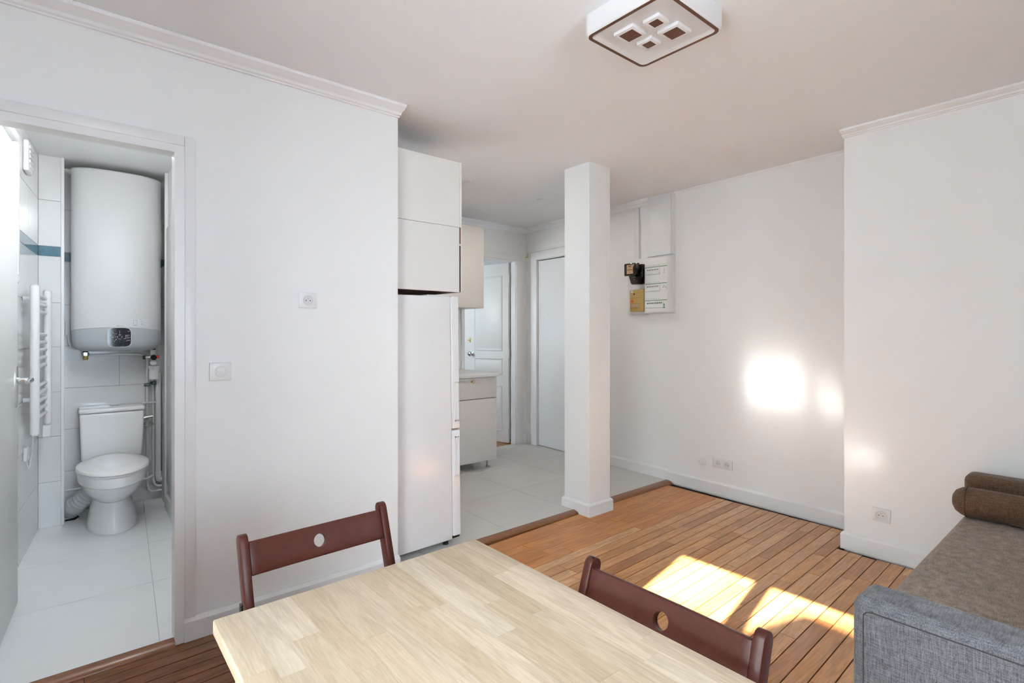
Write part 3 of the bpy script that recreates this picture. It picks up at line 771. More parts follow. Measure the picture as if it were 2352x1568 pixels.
part('logo', rcbox(1.303, 1.322, 0.1, 0.1012, 1.472, 1.492), 'logo_green', pn)
part('logo', rcbox(1.299, 1.326, 0.1, 0.1012, 1.456, 1.467), 'logo_green', pn)
em = rthing('electricity_meter', 'old black electricity meter with a square dial window', 'meter', 1.6, 1.66)
def poly_uz(pts, n0, n1, bev=0.004):
    m = MB().loft([[(u, n0, z) for u, z in pts], [(u, n1, z) for u, z in pts]])
    m.bevel(bev, 2); return m.xf(RC)
part('body', poly_uz([(1.528, 1.842), (1.668, 1.842), (1.672, 1.745), (1.648, 1.672), (1.552, 1.672), (1.522, 1.745)], 0.03, 0.105, 0.008), 'bakelite', em)
part('terminal_cover', poly_uz([(1.532, 1.758), (1.664, 1.758), (1.664, 1.742), (1.642, 1.680), (1.556, 1.680), (1.532, 1.742)], 0.10, 0.118, 0.005), 'bakelite', em)
part('housing', rcbox(1.545, 1.640, 0.10, 0.185, 1.748, 1.842, 0.008, 3), 'bakelite', em)
part('window_frame', poly_uz([(1.533, 1.846), (1.65, 1.846), (1.65, 1.738), (1.533, 1.738)], 0.178, 0.197, 0.009), 'bakelite', em)
dl = part('dial', rcbox(1.552, 1.618, 0.196, 0.1985, 1.754, 1.832), 'meter_dial', em)
ik = MB()
for q in ((1.568, 1.600, 1.816, 1.823), (1.575, 1.587, 1.805, 1.809), (1.552, 1.612, 1.785, 1.791), (1.573, 1.592, 1.765, 1.767)):
    ik.box(q[0], q[1], 0.1985, 0.1992, q[2], q[3])
part('dial_print', ik.xf(RC), 'print_dark', dl, kind='stuff')
part('hanger', MB().tube([RC((1.585 + 0.010 * math.cos(t * PI / 8), 0.09, 1.842 + 0.012 * math.sin(t * PI / 8))) for t in range(9)], 0.004, 8), 'bakelite', em)
for (u, z) in ((1.600, 1.712), (1.612, 1.733), (1.594, 1.734)):
    part('screw', MB().cyl(RC((u, 0.117, z)), RC((u, 0.121, z)), 0.004 if z < 1.72 else 0.0025, 10), 'brass' if z < 1.72 else 'brushed_steel', em)
fbx = rthing('fuse_box', 'ochre yellow fuse box with orange seal below the electricity meter', 'fuse box', 1.61, 1.436)
part('case', rcbox(1.530, 1.684, 0.03, 0.08, 1.437, 1.627, 0.004), 'ochre', fbx)
part('side_strip', rcbox(1.530, 1.556, 0.08, 0.084, 1.437, 1.627, 0.002), 'ochre', fbx)
for z in (1.465, 1.505, 1.555, 1.598):
    part('groove', rcbox(1.566, 1.682, 0.08, 0.0808, z, z + 0.0015), 'brown_board', fbx)
st = part('sticker', rcbox(1.645, 1.670, 0.08, 0.0812, 1.602, 1.622), 'print_white', fbx)
tme = text_mesh('13', 0.017)
tme.transform(Matrix(((-1, 0, 0, 0), (0, 0, 1, 0), (0, 1, 0, 0), (0, 0, 0, 1))))
tme.transform(Matrix.Translation((1.6575, 0.0815, 1.612)))
for v_ in tme.vertices: v_.co = RC(v_.co) - Vector(OFF[fbx.name])
link('sticker_number', tme, 'print_dark', st)
part('knob', MB().cyl(RC((1.632, 0.08, 1.588)), RC((1.632, 0.088, 1.588)), 0.006, 12), 'print_dark', fbx)
part('seal', MB().lathe([(0.014, 0), (0.014, 0.003), (0.008, 0.005), (0, 0.005)], (0, 0, 0), 'y', 20).xf(lambda p: RC((1.655 + p.x, 0.08 + p.y, 1.528 + p.z))), 'orange_seal', fbx)
part('name_strip', rcbox(1.58, 1.668, 0.08, 0.0809, 1.484, 1.496), 'label_mauve', fbx)
part('screw', MB().cyl(RC((1.59, 0.08, 1.617)), RC((1.59, 0.0815, 1.617)), 0.003, 8), 'print_dark', fbx)
part('screw', MB().cyl(RC((1.615, 0.08, 1.466)), RC((1.615, 0.0815, 1.466)), 0.003, 8), 'print_dark', fbx)

# ------------------------------------------------------------------ fridge (leans back a little on its feet)
fr = thing('fridge', 'tall white fridge freezer with two recessed grips beside the wall end', 'fridge', (1.72, 2.86, 0.02), 0)
fr.rotation_euler = (0, -0.012, 0)
FX, FY = 1.72, 2.86
def fbox(x0, x1, y0, y1, z0, z1): return MB().box(x0 - FX, x1 - FX, y0 - FY, y1 - FY, z0 - 0.02, z1 - 0.02)
part('body', fbox(1.17, 1.700, 2.56, 3.11, 0.052, 1.462).bevel(0.006, 3), 'fridge_white', fr)
part('top_plate', fbox(1.55, 1.70, 2.57, 3.10, 1.460, 1.468), 'fridge_white', fr)
for (z0, z1, g0, g1) in ((0.694, 1.464, 0.735, 0.965), (0.068, 0.684, 0.415, 0.648)):
    d = fbox(1.7045, 1.757, 2.56, 3.11, z0, z1); d.bevel(0.005, 3)
    door = part('door', d, 'fridge_white', fr)
    gm = MB()
    gx0, gx1 = 1.722 - FX, 1.748 - FX; yy0 = 2.56 - FY
    # raised grip surround with a recessed slot
    for q in ((gx0, gx0 + 0.006, g0, g1), (gx1 - 0.005, gx1, g0, g1), (gx0, gx1, g1 - 0.008, g1), (gx0, gx1, g0, g0 + 0.008)):
        gm.box(q[0], q[1], yy0 - 0.004, yy0 + 0.002, q[2] - 0.02, q[3] - 0.02)
    part('grip', gm, 'fridge_white', door)
part('door_gasket', fbox(1.699, 1.7055, 2.566, 3.104, 0.075, 1.458), 'grey_plastic', fr)
part('hinge', fbox(1.70, 1.745, 2.565, 2.61, 0.684, 0.694), 'brushed_steel', fr)
part('hinge', fbox(1.70, 1.750, 2.565, 2.61, 0.056, 0.068), 'black_plastic', fr)
for y in (2.60, 3.07):
    part('foot', MB().cyl((1.675 - FX, y - FY, 0.0), (1.675 - FX, y - FY, 0.035), 0.018, 16), 'black_plastic', fr)
    part('foot', MB().cyl((1.21 - FX, y - FY, 0.0), (1.21 - FX, y - FY, 0.035), 0.018, 16), 'black_plastic', fr)
# cabinet over the fridge
fc = thing('wall_cabinet', 'white double wall cabinet hung over the fridge', 'cabinet', (1.45, 2.83, 1.488))
part('lower_side', MB().box(1.17, 1.741, 2.553, 2.571, 1.488, 1.865).bevel(0.001, 1), 'cabinet_white', fc)
part('upper_side', MB().box(1.17, 1.741, 2.553, 2.571, 1.867, 2.246).bevel(0.001, 1), 'cabinet_white', fc)
part('carcass', MB().box(1.17, 1.738, 2.571, 3.14, 1.506, 1.524).box(1.17, 1.738, 2.571, 3.14, 2.228, 2.246).box(1.17, 1.738, 2.571, 3.14, 1.857, 1.875).box(1.17, 1.738, 3.122, 3.14, 1.506, 2.246).box(1.17, 1.188, 2.571, 3.14, 1.506, 2.246), 'brown_board', fc)
part('bottom', MB().box(1.17, 1.738, 2.571, 3.14, 1.488, 1.506), 'brown_board', fc)
part('door', MB().box(1.742, 1.757, 2.553, 3.14, 1.868, 2.246).bevel(0.001, 1), 'cabinet_white', fc)
part('door', MB().box(1.7515, 1.757, 2.553, 3.14, 1.488, 1.866).bevel(0.001, 1), 'cabinet_white', fc)
part('shelf_pin', MB().box(1.741, 1.752, 2.556, 2.571, 1.762, 1.770), 'cabinet_white', fc)
part('gap_darkener', MB().box(1.7412, 1.7513, 2.557, 2.566, 1.490, 1.760), 'dark_gap', fc)  # black strip added for the shade inside the door gap
part('gap_darkener', MB().box(1.7412, 1.7513, 2.557, 2.566, 1.772, 1.865), 'brown_board', fc)

# ------------------------------------------------------------------ kitchen run on the far wall
bcb = thing('base_cabinet', 'beige base cabinet with a drawer and a door on steel legs', 'cabinet', (2.70, 4.1, 0.02))
part('body', MB().box(2.40, 3.005, 3.819, 4.415, 0.095, 0.851), 'cabinet_white', bcb)
dw = part('drawer', MB().box(2.403, 3.005, 3.80, 3.818, 0.661, 0.848).bevel(0.0015), 'cabinet_beige', bcb)
part('knob', MB().lathe([(0.006, 3.80), (0.006, 3.785), (0.012, 3.780), (0.0125, 3.773), (0.009, 3.769), (0, 3.769)], (2.722, 0, 0.818), 'y', 20), 'brass', dw)
part('door', MB().box(2.403, 3.005, 3.80, 3.818, 0.094, 0.655).bevel(0.0015), 'cabinet_beige', bcb)
part('gap_darkener', MB().box(2.41, 3.0, 3.812, 3.8185, 0.653, 0.663), 'brown_board', bcb)
for x in (2.45, 2.948):
    for y in (3.86, 4.36):
        part('leg', MB().lathe([(0.021, 0.02), (0.021, 0.027), (0.0135, 0.032), (0.0135, 0.096)], (x, y, 0), 'z', 20), 'brushed_steel', bcb)
wt = thing('worktop', 'grey kitchen worktop with a pale front edge', 'worktop', (2.7, 4.1, 0.851))
part('slab', MB().box(2.38, 3.02, 3.786, 4.418, 0.853, 0.886), 'worktop', wt)
part('front_edge', MB().box(2.38, 3.022, 3.779, 3.786, 0.853, 0.887).bevel(0.001), 'worktop_edge', wt)
uc = thing('wall_cabinet', 'beige wall cabinet hanging above the kitchen worktop', 'cabinet', (2.75, 4.23, 1.488))
part('body', MB().box(2.45, 3.043, 4.069, 4.418, 1.488, 2.262), 'cabinet_white', uc)
part('door', MB().box(2.452, 3.043, 4.05, 4.068, 1.490, 2.262).bevel(0.0015), 'cabinet_beige', uc)

# recessed ceiling spots
for (x, y, lab) in ((3.123, 3.334, 'small round recessed ceiling spot in front of the pillar'), (2.311, 3.302, 'small round recessed ceiling spot beside the tall fridge cabinet')):
    t = thing('ceiling_spot', lab, 'ceiling light', (x, y, H), group='recessed kitchen spots')
    part('bezel', MB().lathe([(0.042, H), (0.041, H - 0.006), (0.032, H - 0.008), (0.027, H - 0.003), (0.026, H)], (x, y, 0)), 'white_plastic', t)
    kl = bpy.data.lights.new('spot_fill_light', 'AREA'); kl.shape = 'DISK'; kl.size = 0.05; kl.energy = 2.3; kl.color = (1.0, 0.92, 0.83)  # light added to brighten and warm the kitchen; the lens stays unlit
    ko = bpy.data.objects.new('spot_fill_light', kl); C.objects.link(ko); ko.location = (x, y, H - 0.012)
    part('lens', MB().lathe([(0.027, H - 0.0015), (0.0, H - 0.003)], (x, y, 0)), 'grey_plastic', t)

# ------------------------------------------------------------------ doors
def panel_moulding(x0, x1, z0, z1, y, w_=0.02, pr=0.009):
    """raised frame on a leaf whose face is the plane y (facing -y)"""
    m = MB()
    pf = [(0, 0), (w_ * .3, pr), (w_ * .6, pr * .6), (w_, 0)]
    def ringp(o, h): return [(x0 + o, y - h, z0 + o), (x1 - o, y - h, z0 + o), (x1 - o, y - h, z1 - o), (x0 + o, y - h, z1 - o)]
    m.loft([ringp(o, h) for o, h in pf], cap=False)
    return m
# far door, opened into the room beyond. local x from the hinge outwards, face to -y
d2 = empty_struct('door_2', (3.748, 4.515, 0.0), math.atan2(0.98, -0.19))
d2['label'] = 'white panelled door standing open beyond the kitchen'
LWD = 0.73
part('leaf', MB().box(0.0, LWD, -0.0175, 0.0175, 0.025, 2.03).bevel(0.002), 'door_paint', d2)
for fs in (1, -1):
    for (z0, z1) in ((1.045, 1.90), (0.775, 0.965), (0.145, 0.655)):
        pm_ = panel_moulding(0.085, 0.515, z0, z1, -0.0175)
        if fs < 0: pm_.xf(lambda p: Vector((p.x, -p.y, p.z)))
        part('panel_moulding', pm_, 'door_paint', d2)
        bxm = MB().box(0.115, 0.485, -0.0195, 0.0195, z0 + 0.03, z1 - 0.03) if fs > 0 else None
        if bxm: part('panel', bxm.bevel(0.0015), 'door_paint', d2)
kn = part('knob', MB().lathe([(0.022, 0.0175), (0.022, 0.022), (0.008, 0.026), (0.008, 0.05), (0.024, 0.055), (0.027, 0.066), (0.018, 0.078), (0, 0.08)], (0.548, 0, 1.005), 'y', 20), 'chrome', d2)
part('bolt', MB().box(0.575, 0.59, 0.0175, 0.026, 1.14, 1.19).box(0.578, 0.598, 0.0175, 0.05, 1.16, 1.172), 'brass', d2)
for z in (0.23, 1.02, 1.85):
    part('hinge', MB().cyl((-0.006, 0.012, z - 0.05), (-0.006, 0.012, z + 0.05), 0.007, 10), 'trim_paint', d2)
t14 = struct('trim_14', MB().box(3.758, 3.772, 4.4205, 4.4995, 0.02, 2.035).box(3.06, 3.075, 4.4205, 4.4995, 0.02, 2.035).box(3.06, 3.772, 4.4205, 4.4995, 2.035, 2.05), 'trim_paint')
struct('casing', MB().box(3.762, 3.862, 4.403, 4.42, 0.02, 2.048).box(3.03, 3.07, 4.403, 4.42, 0.02, 2.048).box(3.03, 3.862, 4.403, 4.42, 2.048, 2.12).bevel(0.004), 'trim_paint', t14)
# entrance door in wall_right
d3 = empty_struct('door_3')
d3['label'] = 'plain white entrance door behind the pillar'
part('leaf', rcbox(2.21, 3.018, -0.045, -0.006, 0.028, 2.034, 0.002), 'door_paint', d3)
part('gap_darkener', rcbox(2.2, 3.03, -0.119, -0.046, 0.02, 2.045), 'dark_gap', d3)
for z in (0.22, 1.05, 1.86):
    part('hinge', MB().cyl(RC((3.022, 0.002, z - 0.04)), RC((3.022, 0.002, z + 0.04)), 0.006, 10), 'trim_paint', d3)
part('peephole', MB().cyl(RC((2.86, -0.006, 1.44)), RC((2.86, -0.003, 1.44)), 0.004, 10), 'brushed_steel', d3)
struct('trim_15', MB().box(3.03, 3.125, 0, 0.018, 0.02, 2.05).box(2.11, 2.2, 0, 0.018, 0.02, 2.05).box(2.11, 3.125, 0, 0.018, 2.05, 2.135).bevel(0.004).xf(RC), 'trim_paint')
struct('trim_16', MB().box(2.11, 3.135, 0.0, 0.03, 2.135, 2.155).bevel(0.004).xf(RC), 'trim_paint')
hk = thing('coat_hook', 'small brass hook in the corner beside the entrance door', 'hook', (3.905, 4.415, 2.095))
part('stem', MB().cyl((3.905, 4.42, 2.095), (3.905, 4.385, 2.095), 0.004, 8), 'brass', hk)
part('arm', MB().tube([(3.88, 4.385, 2.09), (3.905, 4.383, 2.095), (3.93, 4.385, 2.09)], 0.004, 8), 'brass', hk)
part('tip', MB().tube([(3.905, 4.383, 2.095), (3.905, 4.378, 2.135)], 0.0035, 8), 'brass', hk)

# bathroom door, open against the left wall. local x from hinge outwards; the seen face looks to -y of the leaf
ang1 = math.atan2(3.258 - 2.62, -0.184 + 0.229)
d1 = empty_struct('door_1', (-0.229, 2.62, 0.0), ang1)
d1['label'] = 'white bathroom door standing open along the tiled wall'
BL = 0.64
part('leaf', MB().box(0, BL, 0, 0.038, 0.03, 1.965).bevel(0.002), 'bath_door_paint', d1)
hp = []
for k in range(24):
    a = 2 * PI * k / 24; hp.append((BL - 0.052 + 0.021 * math.copysign(abs(math.cos(a)) ** 0.6, math.cos(a)), 1.01 + 0.092 * math.copysign(abs(math.sin(a)) ** 0.8, math.sin(a))))
pl = part('handle_plate', MB().loft([[(x, 0.001, z) for x, z in hp], [(x, -0.004, z) for x, z in hp], [(BL - 0.052 + (x - BL + 0.052) * .7, -0.007, 1.01 + (z - 1.01) * .95) for x, z in hp]]), 'chrome', d1)
part('lever', MB().tube([(BL - 0.052, -0.004, 1.04), (BL - 0.052, -0.042, 1.04), (BL - 0.056, -0.05, 1.04), (BL - 0.075, -0.053, 1.04), (BL - 0.15, -0.05, 1.036)], [0.010, 0.0095, 0.0105, 0.011, 0.009], 14), 'chrome', pl)
part('lever_collar', MB().cyl((BL - 0.052, -0.006, 1.04), (BL - 0.052, -0.016, 1.04), 0.014, 16), 'chrome', pl)

# ------------------------------------------------------------------ toilet
TXc = 0.205
to = thing('toilet', 'white ceramic close coupled toilet with closed lid', 'toilet', (TXc, 4.3, 0.02))
def egg(cx_, yf, yb, rx, z, n=40, back=0.62, p=2.0):
    """plan outline: round at the front (yf), squarer and narrower at the back (yb)"""
    pts = []; cyy = yf + (yb - yf) * 0.52
    for k in range(n):
        a = 2 * PI * k / n; c, s = math.cos(a), math.sin(a)
        if s < 0: x, y = rx * c, (cyy - yf) * s
        else:
            e = 0.7
            x = rx * math.copysign(abs(c) ** e, c) * (1 - (1 - back) * s ** 1.5); y = (yb - cyy) * abs(s) ** 0.8
        pts.append((cx_ + x, cyy + y, z))
    return pts
part('pedestal', MB().loft([egg(TXc, 4.02, 4.55, 0.131, 0.02, back=.8), egg(TXc, 4.022, 4.55, 0.129, 0.05, back=.8), egg(TXc, 4.055, 4.55, 0.112, 0.14, back=.8), egg(TXc, 4.075, 4.56, 0.098, 0.20, back=.8), egg(TXc, 4.05, 4.56, 0.105, 0.225, back=.8)]), 'ceramic', to)
part('bowl', MB().loft([egg(TXc, 4.085, 4.55, 0.093, 0.195), egg(TXc, 4.03, 4.55, 0.118, 0.22), egg(TXc, 3.945, 4.55, 0.147, 0.27), egg(TXc, 3.88, 4.55, 0.162, 0.322), egg(TXc, 3.868, 4.55, 0.166, 0.332), egg(TXc, 3.852, 4.56, 0.176, 0.340), egg(TXc, 3.846, 4.56, 0.179, 0.39), egg(TXc, 3.852, 4.55, 0.174, 0.398)]), 'ceramic', to)
part('seat', MB().loft([egg(TXc, 3.845, 4.47, 0.180, 0.401), egg(TXc, 3.842, 4.47, 0.183, 0.406), egg(TXc, 3.845, 4.47, 0.181, 0.410)]), 'ceramic', to)
part('lid', MB().loft([egg(TXc, 3.842, 4.475, 0.182, 0.412), egg(TXc, 3.836, 4.478, 0.187, 0.418), egg(TXc, 3.842, 4.475, 0.183, 0.430), egg(TXc, 3.86, 4.46, 0.168, 0.438), egg(TXc, 3.95, 4.40, 0.10, 0.442)]), 'ceramic', to)
part('tank', MB().loft([[(0.052, 4.515, 0.392), (0.385, 4.515, 0.392), (0.385, 4.70, 0.392), (0.052, 4.70, 0.392)], [(0.047, 4.505, 0.55), (0.392, 4.505, 0.55), (0.392, 4.70, 0.55), (0.047, 4.70, 0.55)], [(0.043, 4.50, 0.708), (0.396, 4.50, 0.708), (0.396, 4.70, 0.708), (0.043, 4.70, 0.708)]]).bevel(0.014, 4, 25), 'ceramic', to)
tl = part('tank_lid', MB().box(0.038, 0.401, 4.492, 4.703, 0.710, 0.741).bevel(0.013, 4), 'ceramic', to)
part('flush_button', MB().lathe([(0.026, 0.740), (0.026, 0.745), (0.020, 0.749), (0, 0.750)], (0.235, 4.60, 0), 'z', 24), 'chrome', to)
ws_ = thing('waste_pipe', 'grey corrugated waste pipe running from the toilet into the boxing', 'pipe', (0.03, 4.6, 0.1))
pth, rad = [], []
a_, b_ = Vector((0.135, 4.44, 0.238)), Vector((0.028, 4.52, 0.112))
for k in range(29):
    pth.append(a_.lerp(b_, k / 28)); rad.append(0.057 + (0.0025 if k % 4 < 2 else -0.0015))
part('corrugated_sleeve', MB().tube(pth, rad, 20), 'waste_plastic', ws_)
dd = (b_ - a_).normalized()
part('collar', MB().tube([b_ - dd * 0.005, b_ + dd * 0.028], 0.063, 24), 'waste_plastic', ws_)
part('elbow', MB().tube([b_ + dd * 0.02, b_ + dd * 0.05, (-0.012, 4.575, 0.06), (-0.02, 4.58, 0.02)], 0.05, 20), 'waste_plastic', ws_)
part('dark_smear', MB().loft([[(-0.030, 4.50, 0.0205), (0.02, 4.50, 0.0205), (0.045, 4.56, 0.0205), (0.02, 4.66, 0.0205), (-0.03, 4.68, 0.0205)], [(-0.028, 4.52, 0.024), (0.01, 4.52, 0.024), (0.03, 4.57, 0.024), (0.01, 4.64, 0.024), (-0.028, 4.66, 0.024)]]), 'smear_dark', ws_)  # flat dark patch on the floor under the elbow

# ------------------------------------------------------------------ water heater
wh = thing('water_heater', 'tall flat white water heater with black display above the toilet', 'water heater', (0.245, 4.56, 1.12))
HXc, HW = 0.245, 0.245
def hsec(z, ins=0.0, yf=4.40, arch=0.0):
    pts = []; hw = HW - ins
    n = 20
    for k in range(n + 1):                       # bowed front
        t = -1 + 2 * k / n; x = hw * t
        e = abs(t) ** 5
        y = yf + ins + (1 - math.sqrt(max(0, 1 - (t * 0.62) ** 2))) * 0.20 + e * 0.035
        pts.append((HXc + x, y, z + arch * (1 - t * t)))
    pts += [(HXc + hw, 4.60, z), (HXc + hw - 0.03, 4.70, z), (HXc - hw + 0.03, 4.70, z), (HXc - hw, 4.60, z)]
    return pts
part('body', MB().loft([hsec(1.268, arch=0.02), hsec(2.322), hsec(2.330, 0.004), hsec(2.336, 0.012)]), 'heater_white', wh, ang=50)
bcov = part('bottom_cover', MB().loft([hsec(1.2665, 0.0006, arch=0.02), hsec(1.20, 0.002), hsec(1.165, 0.008), hsec(1.145, 0.02), hsec(1.13, 0.05), hsec(1.125, 0.09)]), 'heater_grey', wh, ang=50)
yf0 = 4.40
def ydisp(x): t = (x - HXc) / HW; return yf0 + (1 - math.sqrt(1 - (t * 0.62) ** 2)) * 0.20 + abs(t) ** 5 * 0.035
dp = []
DX, DZ, DW, DH = 0.251, 1.221, 0.062, 0.063
for k in range(32):
    a = 2 * PI * k / 32; dp.append((DX + DW * math.copysign(abs(math.cos(a)) ** 0.45, math.cos(a)), DZ + DH * math.copysign(abs(math.sin(a)) ** 0.45, math.sin(a))))
part('display_bezel', MB().loft([[(DX + (x - DX) * 1.05, ydisp(x) + 0.006, DZ + (z - DZ) * 1.05) for x, z in dp], [(DX + (x - DX) * 1.05, ydisp(x) - 0.0035, DZ + (z - DZ) * 1.05) for x, z in dp]]), 'heater_white', wh)
ds = part('display', MB().loft([[(x, ydisp(x) + 0.004, z) for x, z in dp], [(x, ydisp(x) - 0.005, z) for x, z in dp]]), 'display_black', wh)
ic = MB()
def stroke(x0, z0, x1, z1, r=0.0011):
    ic.tube([(DX + x0, ydisp(DX + x0) - 0.0055, DZ + z0), (DX + x1, ydisp(DX + x1) - 0.0055, DZ + z1)], r, 5)
for q in ((-0.04, 0.034, -0.028, 0.024), (0, 0.044, 0, 0.026), (0, 0.022, 0.003, 0.016), (-0.043, 0.0, -0.03, 0.0), (-0.025, 0.001, -0.018, 0.004), (-0.032, -0.03, -0.026, -0.025), (-0.024, -0.02, -0.016, -0.012), (-0.022, 0.022, -0.016, 0.026), (0.001, -0.022, 0.005, -0.016), (0.0, -0.03, 0.003, -0.03),
          (-0.007, 0.015, 0.007, 0.015), (0.012, 0.008, 0.012, -0.004), (-0.012, 0.008, -0.012, -0.004), (-0.007, -0.011, 0.007, -0.011), (-0.001, 0.008, 0.001, 0.008),
          (0.03, 0.013, 0.055, 0.013), (0.032, -0.004, 0.044, -0.006), (0.044, -0.006, 0.058, 0.0), (0.02, -0.009, 0.034, -0.010), (0.036, -0.024, 0.056, -0.020), (0.044, 0.040, 0.056, 0.041), (0.032, 0.008, 0.044, 0.008), (0.032, -0.001, 0.032, 0.008), (0.044, -0.001, 0.044, 0.008), (-0.04, 0.045, -0.04, 0.041)):
    stroke(*q)
part('display_icons', ic, 'print_white', ds, kind='stuff')
for (x, z, r) in ((DX, DZ + DH + 0.012, 0), (DX - DW - 0.011, DZ, PI / 2), (DX + DW + 0.011, DZ, -PI / 2)):
    me = text_mesh('ARISTON', 0.009)
    me.transform(Matrix.Rotation(r, 4, 'Z') if r else Matrix.Identity(4))
    me.transform(Matrix(((1, 0, 0, 0), (0, 0, -1, 0), (0, 1, 0, 0), (0, 0, 0, 1))))
    me.transform(Matrix.Translation(Vector((x, ydisp(x) - 0.0012, z)) - Vector(OFF[wh.name])))
    link('maker_lettering', me, 'print_grey', wh)
def front_patch(x0, x1, z0, z1, h=0.0012):
    xs_ = [x0 + (x1 - x0) * k / 6 for k in range(7)]
    m = MB()
    m.loft([[(x, ydisp(x) - h, z0), (x, ydisp(x) - h, z1), (x, ydisp(x) + 0.003, z1), (x, ydisp(x) + 0.003, z0)] for x in xs_])
    return m
stk = part('sticker', front_patch(0.318, 0.415, 1.293, 1.345), 'print_white', wh)
for q in ((0.326, 0.3275, 1.302, 1.338), (0.346, 0.3475, 1.302, 1.338), (0.326, 0.3475, 1.337, 1.3385), (0.326, 0.3475, 1.301, 1.3025), (0.337, 0.342, 1.300, 1.306), (0.372, 0.378, 1.309, 1.315), (0.371, 0.400, 1.3215, 1.3225), (0.371, 0.400, 1.3025, 1.3035), (0.362, 0.372, 1.342, 1.3435), (0.371, 0.380, 1.330, 1.332)):
    part('print', front_patch(*q, h=0.002), 'print_grey', stk)
part('bracket', MB().box(-0.03, -0.002, 4.60, 4.63, 1.23, 1.32).bevel(0.003), 'pipe_paint', wh)
part('power_cable', MB().tube([(-0.015, 4.58, 1.24), (-0.012, 4.57, 1.19), (0.0, 4.55, 1.15), (0.03, 4.52, 1.135)], 0.004, 8), 'pipe_paint', wh)

# hydraulic fittings under the heater
hf = thing('pipe_fitting', 'brass hot outlet fitting under the water heater', 'fitting', (0.075, 4.55, 1.07))
part('collar', MB().cyl((0.075, 4.55, 1.14), (0.075, 4.55, 1.118), 0.015, 16), 'black_plastic', hf)
part('nut', MB().cyl((0.075, 4.55, 1.119), (0.075, 4.55, 1.098), 0.020, 6), 'brushed_steel', hf)
part('nipple', MB().lathe([(0.016, 1.099), (0.016, 1.078), (0.012, 1.068), (0, 1.068)], (0.075, 4.55, 0)), 'brass', hf)
sg = thing('safety_valve', 'chrome safety valve group with black knob and red cap under the heater', 'valve', (0.45, 4.55, 1.0))
sx, sy = 0.452, 4.55
part('collar', MB().cyl((sx, sy, 1.14), (sx, sy, 1.128), 0.015, 16), 'black_plastic', sg)
part('union', MB().cyl((sx, sy, 1.13), (sx, sy, 1.095), 0.0165, 8), 'pipe_paint', sg)
part('body', MB().cyl((sx, sy, 1.10), (sx, sy, 1.045), 0.018, 16), 'brushed_steel', sg)
part('knob', MB().cyl((sx, sy - 0.015, 1.075), (sx, sy - 0.045, 1.075), 0.0185, 20), 'black_plastic', sg)
part('red_cap', MB().cyl((sx + 0.015, sy, 1.078), (sx + 0.037, sy, 1.078), 0.011, 14), 'red_cap', sg)
part('branch', MB().cyl((sx - 0.01, sy, 1.076), (sx - 0.05, sy, 1.076), 0.012, 14), 'brushed_steel', sg)
part('inlet_tap', MB().cyl((sx - 0.045, sy, 1.076), (sx - 0.062, sy, 1.076), 0.013, 12), 'bakelite', sg)
part('outlet', MB().lathe([(0.019, 0.003), (0.019, 0), (0.016, -0.002), (0, -0.002)], (0, 0, 0), 'y').xf(lambda p: Vector((sx + p.x, sy - 0.02 + p.y, 1.038 + p.z))), 'print_white', sg)
fu = thing('drain_funnel', 'white plastic siphon funnel below the safety valve', 'funnel', (0.46, 4.6, 0.92))
part('cup', MB().tube([(0.462, 4.59, 1.012), (0.462, 4.59, 0.99)], [0.036, 0.034], 20).tube([(0.462, 4.59, 0.99), (0.462, 4.59, 0.915)], 0.030, 20), 'white_plastic', fu)
part('slot', MB().box(0.444, 0.460, 4.553, 4.556, 0.985, 1.012), 'grey_plastic', fu)
single('water_pipe', MB().tube([(0.09, 4.60, 1.093), (0.25, 4.62, 1.100), (0.37, 4.62, 1.100), (0.415, 4.61, 1.088), (0.428, 4.62, 1.05), (0.428, 4.66, 0.95), (0.428, 4.675, 0.85), (0.430, 4.675, 0.14), (0.436, 4.675, 0.10), (0.455, 4.675, 0.082), (0.49, 4.67, 0.084), (0.515, 4.66, 0.088)], 0.0085, 10), 'pipe_paint', 'slim white painted water pipe nearest the toilet tank', 'pipe')
single('water_pipe', MB().tube([(0.462, 4.65, 0.93), (0.464, 4.675, 0.88), (0.466, 4.675, 0.17), (0.472, 4.675, 0.135), (0.49, 4.672, 0.118), (0.517, 4.66, 0.118)], 0.0085, 10), 'pipe_paint', 'slim white painted water pipe between the other pipe and the drain stack', 'pipe')
single('supply_pipe', MB().tube([(0.466, 4.664, 0.205), (0.43, 4.655, 0.188), (0.35, 4.655, 0.185), (0.0, 4.66, 0.185), (-0.03, 4.66, 0.185)], 0.0085, 10), 'pipe_paint', 'white water pipe passing low behind the toilet pedestal', 'pipe')
dsk = thing('drain_stack', 'wide white drain pipe with an elbow in the bathroom corner', 'pipe', (0.502, 4.67, 0.1))
part('pipe', MB().tube([(0.495, 4.665, 0.96), (0.495, 4.665, 0.215)], 0.0185, 16), 'pipe_paint', dsk)
part('elbow', MB().tube([(0.495, 4.665, 0.225), (0.495, 4.665, 0.19), (0.500, 4.665, 0.17), (0.517, 4.665, 0.165)], 0.0215, 16), 'pipe_paint', dsk)
for (x, lab, mt) in ((0.428, 'grey isolation valve on the pipe nearest the toilet tank', 1), (0.464, 'grey isolation valve on the pipe nearest the drain stack', 2)):
    iv = thing('isolation_valve', lab, 'valve', (x, 4.66, 0.86), group='isolation valves below the heater')
    zz = 0.872 if mt == 1 else 0.882
    part('body', MB().cyl((x - 0.02, 4.655, zz), (x + 0.018, 4.655, zz), 0.012, 12), 'valve_grey', iv)
    part('screw', MB().cyl((x, 4.642, zz), (x, 4.638, zz), 0.004, 10), 'chrome', iv)
    part('nut', MB().cyl((x - 0.024 if mt == 1 else x + 0.018, 4.655, zz), (x - 0.036 if mt == 1 else x + 0.026, 4.655, zz), 0.011, 6), 'white_plastic', iv)
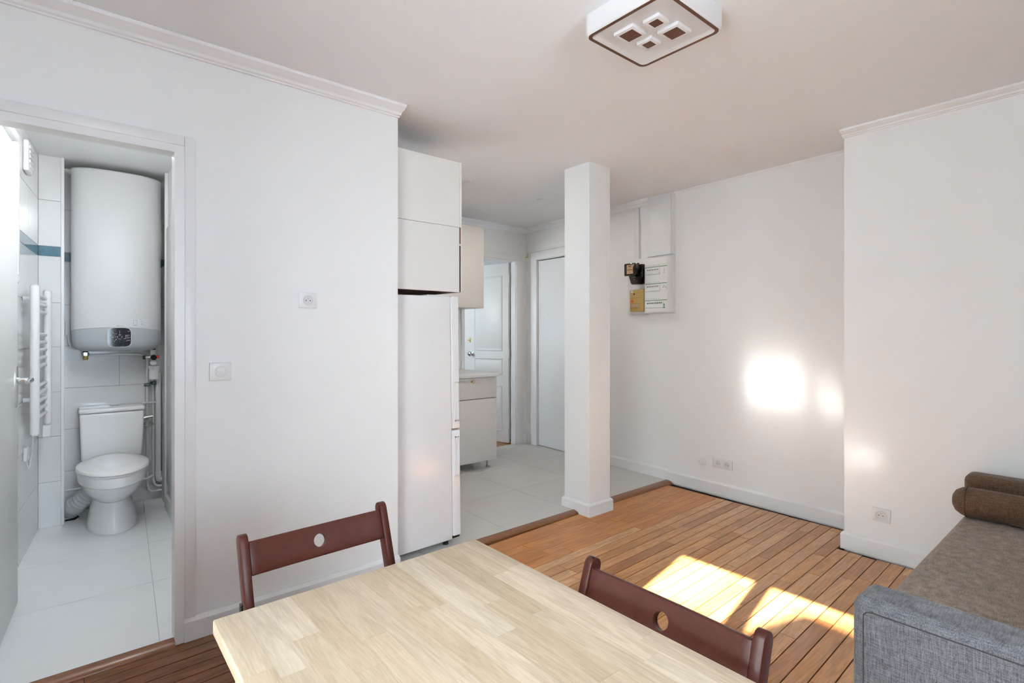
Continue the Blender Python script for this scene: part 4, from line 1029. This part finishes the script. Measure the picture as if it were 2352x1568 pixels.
single('pipe_clip', MB().box(0.40, 0.505, 4.655, 4.667, 0.735, 0.747).bevel(0.002), 'pipe_paint', 'flat white clip bar across the water pipes', 'clip')
fv = thing('stop_tap', 'small chrome stop tap with a curled grey hose beside the tank', 'tap', (0.43, 4.64, 0.6))
part('body', MB().cyl((0.405, 4.65, 0.634), (0.46, 4.65, 0.64), 0.009, 12), 'chrome', fv)
part('hose', MB().tube([(0.43 - 0.033 * math.sin(t * PI / 10), 4.645 - 0.02 * t / 10, 0.603 + 0.030 * math.cos(t * PI / 10)) for t in range(0, 11)] + [(0.45, 4.62, 0.574), (0.463, 4.62, 0.588), (0.455, 4.62, 0.592)], 0.0065, 10), 'brushed_steel', fv)

# ------------------------------------------------------------------ towel radiator on the slanted wall
tr = thing('towel_radiator', 'white ladder towel radiator on the tiled wall beside the door', 'radiator', (-0.15, 4.08, 0.69))
pn0, pn1 = Vector((-0.150, 3.85, 0)), Vector((-0.110, 4.30, 0))
def tp(t, z): q = pn0.lerp(pn1, t); return (q.x, q.y, z)
for t in (0, 1):
    up_ = part('upright', MB().tube([tp(t, 0.70), tp(t, 1.505)], 0.0205, 20), 'white_plastic', tr)
    part('end_cap', MB().tube([tp(t, 1.504), tp(t, 1.512)], 0.016, 16), 'grey_plastic', up_)
    part('end_cap', MB().tube([tp(t, 0.692), tp(t, 0.701)], 0.016, 16), 'grey_plastic', up_)
for z in (1.46, 1.415, 1.37, 1.24, 1.195, 1.15, 1.105, 1.06, 0.95, 0.905, 0.86, 0.815, 0.77):
    part('rung', MB().tube([(tp(0, z)[0] - 0.008, tp(0, z)[1], z), (tp(1, z)[0] - 0.008, tp(1, z)[1], z)], 0.0115, 12), 'white_plastic', tr)
for t in (0.12, 0.88):
    for z in (1.438, 0.883):
        q = tp(t, z); part('wall_bracket', MB().tube([q, (LW(q[1]) + 0.002, q[1], z)], 0.012, 12), 'white_plastic', tr)
part('heating_element', MB().box(-0.135, -0.095, 4.27, 4.32, 0.615, 0.69).bevel(0.008, 3), 'white_plastic', tr)
part('control_slot', MB().box(-0.096, -0.094, 4.285, 4.305, 0.635, 0.665), 'grey_plastic', tr)
jb = thing('junction_box', 'white cable outlet box low on the tiled bathroom wall', 'box', (LW(3.95), 3.95, 0.545), math.atan(-0.084))
part('box', MB().box(0, 0.018, -0.035, 0.035, 0.0, 0.075).bevel(0.005, 2), 'white_plastic', jb)
part('cable', MB().tube([(0.012, 0.0, 0.002), (0.014, 0.004, -0.03), (0.018, -0.008, -0.044), (0.026, -0.022, -0.03), (0.042, -0.07, 0.06), (0.05, -0.095, 0.148)], 0.003, 8), 'white_plastic', jb)
